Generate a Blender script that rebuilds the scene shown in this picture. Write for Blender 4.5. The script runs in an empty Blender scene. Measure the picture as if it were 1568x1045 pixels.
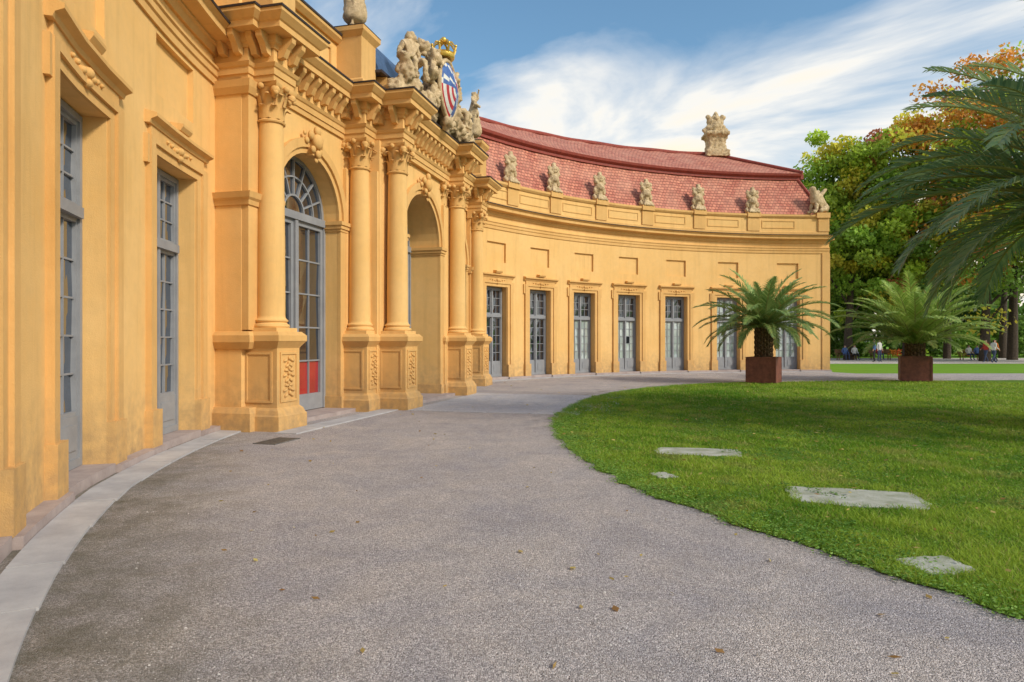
import bpy, bmesh, math, random
import numpy as np
from mathutils import Vector, Matrix, noise
random.seed(7); rng=np.random.default_rng(7)
rad=math.radians
scene=bpy.context.scene
COL=scene.collection
# ------------------------------------------------------------------ materials
def newmat(name):
    m=bpy.data.materials.new(name); m.use_nodes=True
    nt=m.node_tree; nt.nodes.clear()
    o=nt.nodes.new('ShaderNodeOutputMaterial'); return m,nt,o
def nd(nt,t,**k):
    n=nt.nodes.new(t)
    for a,b in k.items(): setattr(n,a,b)
    return n
def ramp(nt,fac,stops):
    r=nd(nt,'ShaderNodeValToRGB'); e=r.color_ramp.elements
    while len(e)<len(stops): e.new(.5)
    for i,(p,c) in enumerate(stops):
        e[i].position=p; e[i].color=(c[0],c[1],c[2],1) if not isinstance(c,(int,float)) else (c,c,c,1)
    nt.links.new(fac,r.inputs[0]); return r.outputs[0]
def nz(nt,vec,scale,detail=4,rough=.55,dist=0):
    n=nd(nt,'ShaderNodeTexNoise'); n.inputs['Scale'].default_value=scale; n.inputs['Detail'].default_value=detail
    n.inputs['Roughness'].default_value=rough; n.inputs['Distortion'].default_value=dist
    if vec is not None: nt.links.new(vec,n.inputs['Vector'])
    return n.outputs[0]
def mixc(nt,fac,a,b,mode='MIX'):
    m=nd(nt,'ShaderNodeMix',data_type='RGBA',blend_type=mode)
    for s,x in ((m.inputs[0],fac),(m.inputs[6],a),(m.inputs[7],b)):
        if isinstance(x,(int,float)): s.default_value=x
        elif isinstance(x,tuple): s.default_value=(x[0],x[1],x[2],1)
        else: nt.links.new(x,s)
    return m.outputs[2]
def mth(nt,op,a,b=0.0,c=None,clamp=False):
    m=nd(nt,'ShaderNodeMath',operation=op,use_clamp=clamp)
    for i,x in enumerate((a,b,c)):
        if x is None: continue
        if isinstance(x,(int,float)): m.inputs[i].default_value=x
        else: nt.links.new(x,m.inputs[i])
    return m.outputs[0]
def maprange(nt,v,a,b,c=0.,d=1.):
    m=nd(nt,'ShaderNodeMapRange'); m.inputs[1].default_value=a;m.inputs[2].default_value=b;m.inputs[3].default_value=c;m.inputs[4].default_value=d
    nt.links.new(v,m.inputs[0]); return m.outputs[0]
def finish(nt,o,col,rough=.8,bump=None,bs=.3,bd=.01,metal=0,spec=.3):
    p=nd(nt,'ShaderNodeBsdfPrincipled')
    if isinstance(col,tuple): p.inputs['Base Color'].default_value=(*col,1)
    else: nt.links.new(col,p.inputs['Base Color'])
    if isinstance(rough,(int,float)): p.inputs['Roughness'].default_value=rough
    else: nt.links.new(rough,p.inputs['Roughness'])
    p.inputs['Metallic'].default_value=metal
    p.inputs['Specular IOR Level'].default_value=spec
    if bump is not None:
        b=nd(nt,'ShaderNodeBump'); b.inputs['Strength'].default_value=bs; b.inputs['Distance'].default_value=bd
        nt.links.new(bump,b.inputs['Height']); nt.links.new(b.outputs[0],p.inputs['Normal'])
    nt.links.new(p.outputs[0],o.inputs[0]); return p
def pos(nt): return nd(nt,'ShaderNodeNewGeometry').outputs['Position']
def stucco(name,c1,c2,dirt=(.33,.22,.12)):
    m,nt,o=newmat(name); P=pos(nt)
    n1=nz(nt,P,.55,6,.65); n2=nz(nt,P,6,5,.6); n3=nz(nt,P,70,3,.6)
    base=ramp(nt,n1,[(.3,c2),(.7,c1)])
    base=mixc(nt,ramp(nt,n2,[(.42,0.0),(.75,.4)]),base,tuple(x*.8 for x in c1))
    sx=nd(nt,'ShaderNodeSeparateXYZ'); nt.links.new(P,sx.inputs[0])
    mp=nd(nt,'ShaderNodeMapping'); nt.links.new(P,mp.inputs[0]); mp.inputs['Scale'].default_value=(3.5,3.5,.3)
    st=ramp(nt,nz(nt,mp.outputs[0],1.3,5,.6),[(.50,0.0),(.75,.34)])
    base=mixc(nt,st,base,tuple(x*.66 for x in c2))
    low=mth(nt,'MULTIPLY',maprange(nt,sx.outputs[2],1.2,0.05),ramp(nt,n2,[(.3,.15),(.7,.85)]),clamp=True)
    base=mixc(nt,low,base,dirt)
    finish(nt,o,base,.85,mth(nt,'ADD',n3,n2),.35,.012,spec=.2); return m
M={}
M['wall']=stucco('yellow_stucco',(.83,.525,.215),(.755,.445,.155))
M['trim']=stucco('ochre_trim',(.77,.465,.18),(.64,.36,.12))
def simple(name,c1,c2,sc=8,rough=.7,bs=.3,bd=.01,metal=0,spec=.3,fine=60):
    m,nt,o=newmat(name); P=pos(nt); n=nz(nt,P,sc,6,.65); f=nz(nt,P,fine,3)
    base=ramp(nt,n,[(.32,c2),(.68,c1)])
    finish(nt,o,base,rough,mth(nt,'ADD',n,f),bs,bd,metal,spec); return m
M['sandlight']=simple('pale_sandstone',(.72,.54,.33),(.38,.27,.15),6,.85,.6,.03)
M['kerb']=simple('plinth_stone',(.44,.36,.34),(.30,.24,.23),3,.8,.3,.01)
M['slab']=simple('paving_slab',(.50,.49,.50),(.34,.33,.35),2.2,.75,.3,.006)
M['mossslab']=simple('lawn_slab',(.52,.52,.48),(.24,.26,.17),4,.85,.6,.015)
M['frame']=simple('grey_window_paint',(.29,.295,.315),(.23,.235,.255),3,.45,.05,.002)
M['lead']=simple('dark_metal_flashing',(.07,.055,.06),(.04,.035,.04),5,.5,.1,.005)
M['slate']=simple('blue_slate',(.07,.13,.26),(.03,.055,.11),7,.35,.4,.02,spec=.5)
M['redband']=simple('dark_red_fascia',(.34,.07,.05),(.22,.045,.035),6,.6,.2,.01)
M['corten']=simple('corten_steel',(.25,.085,.06),(.12,.045,.035),6,.6,.2,.004)
M['soil']=simple('planter_soil',(.06,.04,.03),(.03,.02,.015),20,.9,.6,.02)
M['gold']=simple('gilding',(.8,.55,.12),(.6,.38,.08),9,.35,.2,.01,metal=.7)
M['blue']=simple('heraldic_blue',(.08,.17,.42),(.04,.08,.25),9,.5)
M['red']=simple('heraldic_red',(.5,.04,.05),(.35,.03,.04),9,.5)
M['white']=simple('heraldic_white',(.72,.70,.66),(.55,.53,.5),9,.6)
M['bark']=simple('bark',(.10,.075,.055),(.045,.035,.028),9,.9,.9,.05)
M['palmbark']=simple('palm_bark',(.24,.15,.08),(.08,.045,.025),14,.9,.9,.04)
M['iron']=simple('drain_iron',(.22,.23,.23),(.12,.12,.13),10,.5,.2,.004,metal=.6)
def glass(name,c1,c2,mixv,gc=(.75,.82,.92),fk=.65):
    m,nt,o=newmat(name); P=pos(nt)
    base=ramp(nt,nz(nt,P,.9,3),[(.35,c1),(.65,c2)])
    d=nd(nt,'ShaderNodeBsdfDiffuse'); nt.links.new(base,d.inputs[0])
    g=nd(nt,'ShaderNodeBsdfGlossy'); g.inputs['Roughness'].default_value=.03; g.inputs['Color'].default_value=(*gc,1)
    b=nd(nt,'ShaderNodeBump'); b.inputs['Strength'].default_value=.12; b.inputs['Distance'].default_value=.03
    nt.links.new(nz(nt,P,2.6,2),b.inputs['Height']); nt.links.new(b.outputs[0],g.inputs['Normal'])
    lw=nd(nt,'ShaderNodeLayerWeight'); lw.inputs[0].default_value=.5
    f=mth(nt,'ADD',mth(nt,'MULTIPLY',lw.outputs['Facing'],fk),mixv,clamp=True)
    mx=nd(nt,'ShaderNodeMixShader'); nt.links.new(f,mx.inputs[0]); nt.links.new(d.outputs[0],mx.inputs[1]); nt.links.new(g.outputs[0],mx.inputs[2])
    nt.links.new(mx.outputs[0],o.inputs[0]); return m
M['glass']=glass('window_glass',(.010,.012,.018),(.03,.034,.045),.04)
M['glasspale']=glass('curtained_glass',(.54,.60,.57),(.34,.40,.40),.12)
M['glassred']=glass('red_curtain_glass',(.42,.03,.03),(.25,.02,.025),.05,fk=.3)
# roof tiles (uses UV in metres)
def roofmat():
    m,nt,o=newmat('red_roof_tiles'); uv=nd(nt,'ShaderNodeUVMap').outputs[0]
    b=nd(nt,'ShaderNodeTexBrick'); nt.links.new(uv,b.inputs['Vector'])
    b.inputs['Color1'].default_value=(.68,.26,.17,1); b.inputs['Color2'].default_value=(.45,.14,.10,1); b.inputs['Mortar'].default_value=(.20,.065,.05,1)
    b.inputs['Scale'].default_value=1; b.inputs['Mortar Size'].default_value=.016; b.inputs['Brick Width'].default_value=.2; b.inputs['Row Height'].default_value=.17
    b.inputs['Mortar Smooth'].default_value=.4; b.inputs['Bias'].default_value=.1
    P=pos(nt); base=mixc(nt,ramp(nt,nz(nt,P,.8,5,.7),[(.38,0.0),(.75,.6)]),b.outputs[0],(.66,.35,.25))
    base=mixc(nt,ramp(nt,nz(nt,P,3,5,.7),[(.52,0.0),(.8,.6)]),base,(.22,.095,.075))
    sx=nd(nt,'ShaderNodeSeparateXYZ'); nt.links.new(uv,sx.inputs[0])
    saw=mth(nt,'FRACT',mth(nt,'DIVIDE',sx.outputs[1],.17))
    h=mth(nt,'ADD',mth(nt,'MULTIPLY',saw,-.8),mth(nt,'MULTIPLY',b.outputs[1],-.6))
    finish(nt,o,base,.75,h,.9,.035,spec=.25); return m
M['roof']=roofmat()
Cx,Cy,R=16.0,14.0,21.75
def gravelmat(name,c1,c2,c3,moss=True):
    m,nt,o=newmat(name); P=pos(nt)
    v=nd(nt,'ShaderNodeTexVoronoi'); v.inputs['Scale'].default_value=110; nt.links.new(P,v.inputs['Vector'])
    big=nz(nt,P,.35,6,.65); mid=nz(nt,P,2.6,6,.7); fine=nz(nt,P,45,4,.7); mid2=nz(nt,P,.9,7,.75,.6)
    base=ramp(nt,big,[(.3,c2),(.7,c1)])
    sep=nd(nt,'ShaderNodeSeparateColor'); nt.links.new(v.outputs['Color'],sep.inputs[0])
    base=mixc(nt,1.0,base,ramp(nt,sep.outputs[0],[(0,.60),(.5,.95),(1,1.55)]),'MULTIPLY')
    base=mixc(nt,1.0,base,ramp(nt,fine,[(.3,.75),(.7,1.22)]),'MULTIPLY')
    base=mixc(nt,ramp(nt,mid,[(.45,0.0),(.75,.5)]),base,c3)
    base=mixc(nt,1.0,base,ramp(nt,mid2,[(.3,(.78,.80,.87)),(.7,(1.14,1.10,1.04))]),'MULTIPLY')
    if moss:
        sx=nd(nt,'ShaderNodeSeparateXYZ'); nt.links.new(P,sx.inputs[0])
        dx=mth(nt,'SUBTRACT',sx.outputs[0],Cx); dy=mth(nt,'SUBTRACT',sx.outputs[1],Cy)
        r=mth(nt,'SQRT',mth(nt,'ADD',mth(nt,'MULTIPLY',dx,dx),mth(nt,'MULTIPLY',dy,dy)))
        r=mth(nt,'ADD',r,mth(nt,'MULTIPLY',mid2,1.6))
        f=mth(nt,'MULTIPLY',maprange(nt,r,20.7,22.0),ramp(nt,mid,[(.3,.3),(.65,.85)]))
        f=mth(nt,'MULTIPLY',f,maprange(nt,sx.outputs[1],16,9))
        base=mixc(nt,f,base,(.115,.105,.07))
        f2=mth(nt,'MULTIPLY',maprange(nt,r,16.6,15.9),ramp(nt,mid,[(.45,0.0),(.7,.75)]))
        base=mixc(nt,f2,base,(.12,.12,.065))
    h=mth(nt,'ADD',mth(nt,'ADD',mth(nt,'MULTIPLY',v.outputs['Distance'],-1.0),fine),mth(nt,'MULTIPLY',mid,1.2))
    finish(nt,o,base,.92,h,.8,.012,spec=.15); return m
M['gravel']=gravelmat('grey_gravel',(.50,.45,.43),(.41,.37,.37),(.32,.285,.27))
M['gravel2']=gravelmat('pale_gravel',(.62,.56,.50),(.52,.47,.43),(.45,.41,.37),False)
M['paving']=gravelmat('worn_paving',(.58,.57,.59),(.49,.48,.51),(.43,.42,.43),False)
def grassground(name,a,b,c):
    m,nt,o=newmat(name); P=pos(nt)
    n=nz(nt,P,.5,6,.7); f=nz(nt,P,25,4,.7)
    base=ramp(nt,n,[(.3,a),(.7,b)]); base=mixc(nt,ramp(nt,f,[(.4,0.0),(.7,.8)]),base,c)
    finish(nt,o,base,.95,f,.8,.04,spec=.05); return m
M['lawn']=grassground('lawn_soil',(.12,.21,.03),(.17,.28,.04),(.08,.11,.025))
M['park']=grassground('park_grass',(.16,.31,.03),(.22,.39,.045),(.11,.21,.03))
def leafmat(name,trans=.3,rough=.5,spec=.3):
    m,nt,o=newmat(name)
    at=nd(nt,'ShaderNodeAttribute',attribute_name='Col')
    p=nd(nt,'ShaderNodeBsdfPrincipled'); p.inputs['Roughness'].default_value=rough; p.inputs['Specular IOR Level'].default_value=spec
    nt.links.new(at.outputs[0],p.inputs['Base Color'])
    t=nd(nt,'ShaderNodeBsdfTranslucent'); nt.links.new(at.outputs[0],t.inputs[0])
    mx=nd(nt,'ShaderNodeMixShader'); mx.inputs[0].default_value=trans
    nt.links.new(p.outputs[0],mx.inputs[1]); nt.links.new(t.outputs[0],mx.inputs[2]); nt.links.new(mx.outputs[0],o.inputs[0]); return m
M['leaf']=leafmat('tree_leaves',.4); M['blade']=leafmat('grass_blades',.4,.5,.2); M['palm']=leafmat('palm_leaflets',.3,.4,.4)
M['stones']=leafmat('pebbles',0,.9,.1)
def cloth(n,c): M[n]=simple(n,c,tuple(x*.8 for x in c),20,.8)
cloth('skin',(.55,.33,.24)); cloth('hair',(.07,.045,.03)); cloth('jeans',(.05,.07,.13)); cloth('dark_cloth',(.03,.03,.035)); cloth('red_cloth',(.45,.05,.04)); cloth('blue_cloth',(.08,.15,.35)); cloth('white_cloth',(.6,.6,.58)); cloth('orange_cloth',(.7,.2,.03))
cloth('bench_wood',(.22,.12,.06))
# ------------------------------------------------------------------ mesh builder
def link(ob,parent=None):
    COL.objects.link(ob)
    if parent is not None: ob.parent=parent
    return ob
def empty(name):
    e=bpy.data.objects.new(name,None); COL.objects.link(e); return e
class MB:
    def __init__(s): s.v=[];s.f=[];s.mi=[]
    def add(s,vs,fs,mi=0):
        b=len(s.v); s.v+= [tuple(x) for x in vs]; s.f+=[tuple(i+b for i in f) for f in fs]; s.mi+=[mi]*len(fs)
    def obj(s,name,mats,parent=None,angle=None,recalc=True,matrix=None):
        me=bpy.data.meshes.new(name); me.from_pydata(s.v,[],s.f)
        for m in mats: me.materials.append(m)
        me.polygons.foreach_set('material_index',s.mi)
        if recalc:
            bm=bmesh.new(); bm.from_mesh(me); bmesh.ops.recalc_face_normals(bm,faces=bm.faces); bm.to_mesh(me); bm.free()
        if angle is not None:
            me.polygons.foreach_set('use_smooth',[True]*len(me.polygons)); me.set_sharp_from_angle(angle=rad(angle))
        ob=bpy.data.objects.new(name,me); link(ob,parent)
        if matrix is not None: ob.matrix_world=matrix
        return ob
def Roff(a):
    if a>0: return 0.0
    return np.interp(-a,[0,4,18,32,60],[-.38,-.36,0,.06,.06]).item()
def A(a,d,z):
    r=R-d+Roff(a); t=rad(a); return (Cx-r*math.cos(t),Cy+r*math.sin(t),z)
H=rad(14.5); TX,TY=math.sin(H),math.cos(H); NX,NY=math.cos(H),-math.sin(H); OX,OY=-2.5,18.5
def Pv(t,n,z): return (OX+t*TX+n*NX,OY+t*TY+n*NY,z)
def sweep(mb,mp,s0,s1,pts,n=1,mi=0):
    k=len(pts); vs=[]; fs=[]
    for i in range(n+1):
        s=s0+(s1-s0)*i/n
        vs+=[mp(s,d,z) for d,z in pts]
    for i in range(n):
        for j in range(k):
            j2=(j+1)%k; fs.append((i*k+j,i*k+j2,(i+1)*k+j2,(i+1)*k+j))
    fs.append(tuple(range(k-1,-1,-1))); fs.append(tuple(n*k+j for j in range(k)))
    mb.add(vs,fs,mi)
def abox(mb,a0,a1,d0,d1,z0,z1,mi=0,mp=None):
    if mp is None: mp=A
    n=max(1,int(math.ceil(abs(a1-a0)/1.2))) if mp is A else 1
    sweep(mb,mp,a0,a1,[(d0,z0),(d1,z0),(d1,z1),(d0,z1)],n,mi)
def pbox(mb,t0,t1,n0,n1,z0,z1,mi=0): abox(mb,t0,t1,n0,n1,z0,z1,mi,Pv)
def path_sweep(mb,mp,plan,prof,mi=0):
    n=len(plan); k=len(prof); vs=[];fs=[]
    for i,(x,y) in enumerate(plan):
        ns=[]
        for a,b in ((i-1,i),(i,i+1)):
            if a<0 or b>=n: continue
            dx,dy=plan[b][0]-plan[a][0],plan[b][1]-plan[a][1]; l=math.hypot(dx,dy); ns.append((-dy/l,dx/l))
        if len(ns)==1: m=ns[0]
        else:
            dt=1+ns[0][0]*ns[1][0]+ns[0][1]*ns[1][1]; m=((ns[0][0]+ns[1][0])/dt,(ns[0][1]+ns[1][1])/dt)
        for o,z in prof: vs.append(mp(x+m[0]*o,y+m[1]*o,z))
    for i in range(n-1):
        for j in range(k):
            j2=(j+1)%k; fs.append((i*k+j,i*k+j2,(i+1)*k+j2,(i+1)*k+j))
    fs.append(tuple(range(k-1,-1,-1))); fs.append(tuple((n-1)*k+j for j in range(k)))
    mb.add(vs,fs,mi)
def lathe(mb,mp,t,n,prof,seg=24,mi=0):
    vs=[];fs=[];k=len(prof)
    for i in range(seg):
        a=2*math.pi*i/seg
        for r,z in prof: vs.append(mp(t+r*math.cos(a),n+r*math.sin(a),z))
    for i in range(seg):
        i2=(i+1)%seg
        for j in range(k-1): fs.append((i*k+j,i2*k+j,i2*k+j+1,i*k+j+1))
    fs.append(tuple(i*k for i in range(seg))); fs.append(tuple(i*k+k-1 for i in range(seg)))
    mb.add(vs,fs,mi)
def sqloft(mb,mp,t,n,prof,mi=0,sy=1.0):
    vs=[];fs=[];k=len(prof)
    for cx,cy in ((1,1),(-1,1),(-1,-1),(1,-1)):
        for r,z in prof: vs.append(mp(t+r*cx,n+r*cy*sy,z))
    for i in range(4):
        i2=(i+1)%4
        for j in range(k-1): fs.append((i*k+j,i2*k+j,i2*k+j+1,i*k+j+1))
    fs.append(tuple(i*k for i in range(4))); fs.append(tuple(i*k+k-1 for i in range(4)))
    mb.add(vs,fs,mi)
_ico={}
def ell(mb,c,r,mp=None,mi=0,sub=1,rot=None):
    if sub not in _ico:
        bm=bmesh.new(); bmesh.ops.create_icosphere(bm,subdivisions=sub,radius=1)
        bm.verts.ensure_lookup_table(); _ico[sub]=([v.co.copy() for v in bm.verts],[tuple(v.index for v in f.verts) for f in bm.faces]); bm.free()
    vs,fs=_ico[sub]; out=[]
    for v in vs:
        p=Vector((v.x*r[0],v.y*r[1],v.z*r[2]))
        if rot is not None: p=rot@p
        p=p+Vector(c); out.append(mp(*p) if mp else tuple(p))
    mb.add(out,fs,mi)
def tube(mb,pts,rs,seg=8,mi=0):
    vs=[];fs=[];n=len(pts); pts=[Vector(p) for p in pts]
    for i,p in enumerate(pts):
        d=(pts[min(i+1,n-1)]-pts[max(i-1,0)]).normalized()
        u=d.cross(Vector((.13,.31,.94) if abs(d.z)<.9 else (1,.1,0))).normalized(); w=d.cross(u)
        for j in range(seg):
            a=2*math.pi*j/seg; vs.append(p+(u*math.cos(a)+w*math.sin(a))*rs[i])
    for i in range(n-1):
        for j in range(seg):
            j2=(j+1)%seg; fs.append((i*seg+j,i*seg+j2,(i+1)*seg+j2,(i+1)*seg+j))
    fs.append(tuple(range(seg))); fs.append(tuple((n-1)*seg+j for j in range(seg)))
    mb.add(vs,fs,mi)
# ------------------------------------------------------------------ BUILDING
B=empty('orangery_building')
wall=MB(); trim=MB(); frame=MB(); gl=MB(); lead=MB(); stone=MB(); orn=MB()
deg=lambda m: math.degrees(m/R)
def pane(mp,s0,s1,d,z0,z1,mi,sc):
    t1=random.uniform(-.008,.008); t2=random.uniform(-.008,.008)
    gl.add([mp(s0,d+t1,z0),mp(s1,d-t1+t2,z0),mp(s1,d-t1-t2,z1),mp(s0,d+t1,z1)],[(0,1,2,3)],mi)
def window(ac,pale,hw,zt):
    S=lambda m: ac+deg(m)
    d=-.33; z0,z1=.12,zt-.02; tr=zt-1.25
    bx=lambda m0,m1,d0,d1,a,b: sweep(frame,A,S(m0),S(m1),[(d0,a),(d1,a),(d1,b),(d0,b)],1)
    bx(-hw,-hw+.06,d-.02,d+.08,z0,z1); bx(hw-.06,hw,d-.02,d+.08,z0,z1)
    bx(-hw+.06,hw-.06,d-.02,d+.082,z1-.08,z1); bx(-hw+.06,hw-.06,d-.02,d+.082,z0,z0+.1)
    bx(-hw+.06,hw-.06,d-.02,d+.12,tr,tr+.13)
    bx(-.04,.04,d-.02,d+.10,z0+.1,tr); bx(-.038,.038,d-.02,d+.098,tr+.13,z1-.08)
    for sg in (-1,1):
        a,b=(-hw+.06,-.04) if sg<0 else (.04,hw-.06)
        bx(a,b,d-.02,d+.06,z0+.1,.72)
        bx(a+.09,b-.09,d+.06,d+.075,z0+.2,.62)
        for (y0,y1,rows) in ((.72,tr,5),(tr+.13,z1-.08,3)):
            bx(a,a+.038,d-.02,d+.05,y0,y1); bx(b-.038,b,d-.02,d+.05,y0,y1)
            bx(a+.038,b-.038,d-.02,d+.05,y0,y0+.05); bx(a+.038,b-.038,d-.02,d+.05,y1-.05,y1)
            mc=(a+b)/2; bx(mc-.011,mc+.011,d-.01,d+.03,y0+.05,y1-.05)
            hh=(y1-y0-.1)/rows
            for r in range(rows):
                if r: 
                    zz=y0+.05+hh*r; bx(a+.038,mc-.011,d-.01,d+.028,zz-.011,zz+.011); bx(mc+.011,b-.038,d-.01,d+.028,zz-.011,zz+.011)
                for (p,q) in ((a+.038,mc-.011),(mc+.011,b-.038)):
                    ismi=1 if (pale>random.random()*.999 and (y1<3 or pale>1.5)) else 0
                    pane(A,S(p),S(q),d,y0+.05+hh*r,y0+.05+hh*(r+1),ismi,1)
def surround(ac,hw,zt):
    S=lambda m: ac+deg(m)
    for sg in (-1,1):
        for (m0,m1,dp) in ((hw+.04,hw+.18,.04),(hw+.18,hw+.35,.08)):
            a,b=sorted((S(sg*m0),S(sg*m1))); abox(trim,a,b,0,dp,.62,zt+.12 if dp<.06 else zt+.20)
        a,b=sorted((S(sg*(hw+.02)),S(sg*(hw+.38)))); abox(trim,a,b,0,.11,.1,.62)
        a,b=sorted((S(sg*(hw+.35)),S(sg*(hw+.43)))); abox(trim,a,b,0,.06,zt-.2,zt+.2)
    w=hw+.18
    abox(trim,S(-w),S(w),0,.04,zt,zt+.12); abox(trim,S(-w),S(w),0,.08,zt+.12,zt+.20)
    abox(trim,S(-w-.1),S(w+.1),0,.05,zt+.2,zt+.36)
    c=hw+.40
    sweep(trim,A,S(-c),S(c),[(0,zt+.36),(.07,zt+.36),(.09,zt+.41),(.17,zt+.45),(.17,zt+.50),(0,zt+.54)],3)
    sweep(trim,A,S(-.2),S(.2),[(0,zt+.541),(.15,zt+.541),(.19,zt+.60),(.19,zt+.64),(0,zt+.66)],1)
    for x,z,r in ((0,.25,.09),(-.15,.23,.06),(.15,.23,.06),(0,.14,.07),(-.3,.26,.045),(.3,.26,.045),(-.45,.27,.035),(.45,.27,.035)):
        p=A(S(x),.06,zt+z); ell(orn,p,(r*.9,r*.9,r*.8),None,0,2)
def wing(a0,a1,wins,hw,zt,p0,p1):
    hwd=deg(hw+.02); cur=a0; top=6.86
    for (ac,pale) in wins:
        abox(wall,cur,ac-hwd,-.45,0,0,top)
        abox(wall,ac-hwd,ac+hwd,-.45,0,zt,p0)
        pa=deg(hw-.04)
        abox(wall,ac-hwd,ac-pa,-.45,0,p0,p1); abox(wall,ac+pa,ac+hwd,-.45,0,p0,p1)
        abox(wall,ac-pa,ac+pa,-.45,-.09,p0,p1)
        abox(wall,ac-hwd,ac+hwd,-.45,0,p1,top)
        abox(stone,ac-hwd,ac+hwd,-.45,.10,0.0,.115)
        window(ac,pale,hw,zt); surround(ac,hw,zt); cur=ac+hwd
    abox(wall,cur,a1,-.45,0,0,top)
    n=int(abs(a1-a0)/1.2)
    sweep(trim,A,a0,a1,[(0,6.18),(.04,6.18),(.04,6.30),(.07,6.32),(.07,6.42),(.10,6.44),(.10,6.48),(0,6.50)],n)
    sweep(trim,A,a0,a1,[(0,6.70),(.05,6.70),(.10,6.80),(.14,6.82),(.14,6.86),(-.4,6.86)],n)
    sweep(trim,A,a0,a1,[(-.4,6.86),(.18,6.86),(.36,6.90),(.36,7.0),(.44,7.07),(-.4,7.07)],n)
    sweep(lead,A,a0,a1,[(-.2,7.07),(.46,7.07),(.47,7.10),(-.2,7.17)],n)
    sweep(wall,A,a0,a1,[(-.5,7.07),(-.12,7.07),(-.12,8.05),(-.5,8.05)],n)
    sweep(trim,A,a0,a1,[(-.12,7.12),(-.06,7.14),(-.06,7.3),(-.12,7.34)],n)
    sweep(trim,A,a0,a1,[(-.55,8.05),(-.08,8.05),(-.02,8.13),(-.02,8.22),(-.55,8.24)],n)
RW=[(34.3,.6),(40.1,.0),(47.2,.0),(54.4,1),(61.6,.98),(69.1,1.2),(77.1,2),(85.8,2)]
LW=[(-8.95,.0),(-17.4,.0),(-26.0,.3),(-33.6,.3)]
wing(31.8,91.6,RW,.62,3.84,4.85,5.66); wing(-36.8,-4.4,LW[::-1],.76,4.30,5.22,6.10)
for a0,a1,hw in ((31.9,91.75,.645),(-36.8,-4.3,.79)):
    ws=[w[0] for w in RW+LW]
    cuts=sorted([w for w in ws if a0<w<a1]); cur=a0
    for w in cuts:
        abox(stone,cur,w-deg(hw),0,.17,0,.10); cur=w+deg(hw)
    abox(stone,cur,a1,0,.17,0,.10)
VA=[36.8,43.0,50.0,57.4,64.8,72.9,81.0]
for a in VA:
    abox(trim,a-deg(.33),a+deg(.33),-.12,-.05,7.34,8.05); abox(trim,a-deg(.36),a+deg(.36),-.5,.03,8.05,8.30)
    b=a+3.6
    for x0,x1,c,d in ((-.9,.9,7.50,7.54),(-.9,.9,7.86,7.90),(-.9,-.86,7.54,7.86),(.86,.9,7.54,7.86)): abox(trim,b+deg(x0),b+deg(x1),-.12,-.095,c,d)
abox(trim,90.2,91.68,-.12,-.04,7.34,8.05); abox(trim,89.9,91.75,-.8,.03,8.05,8.32)
abox(trim,90.6,91.66,0,.05,.1,6.18)
abox(wall,91.0,91.598,-9,-.45,0,8.04); abox(wall,31.8,91.0,-9,-8.6,0,8.04)
abox(wall,-36.8,-4.4,-9,-8.6,0,8.04)
abox(trim,91.3,92.1,-9.3,.2,6.86,7.072)
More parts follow.
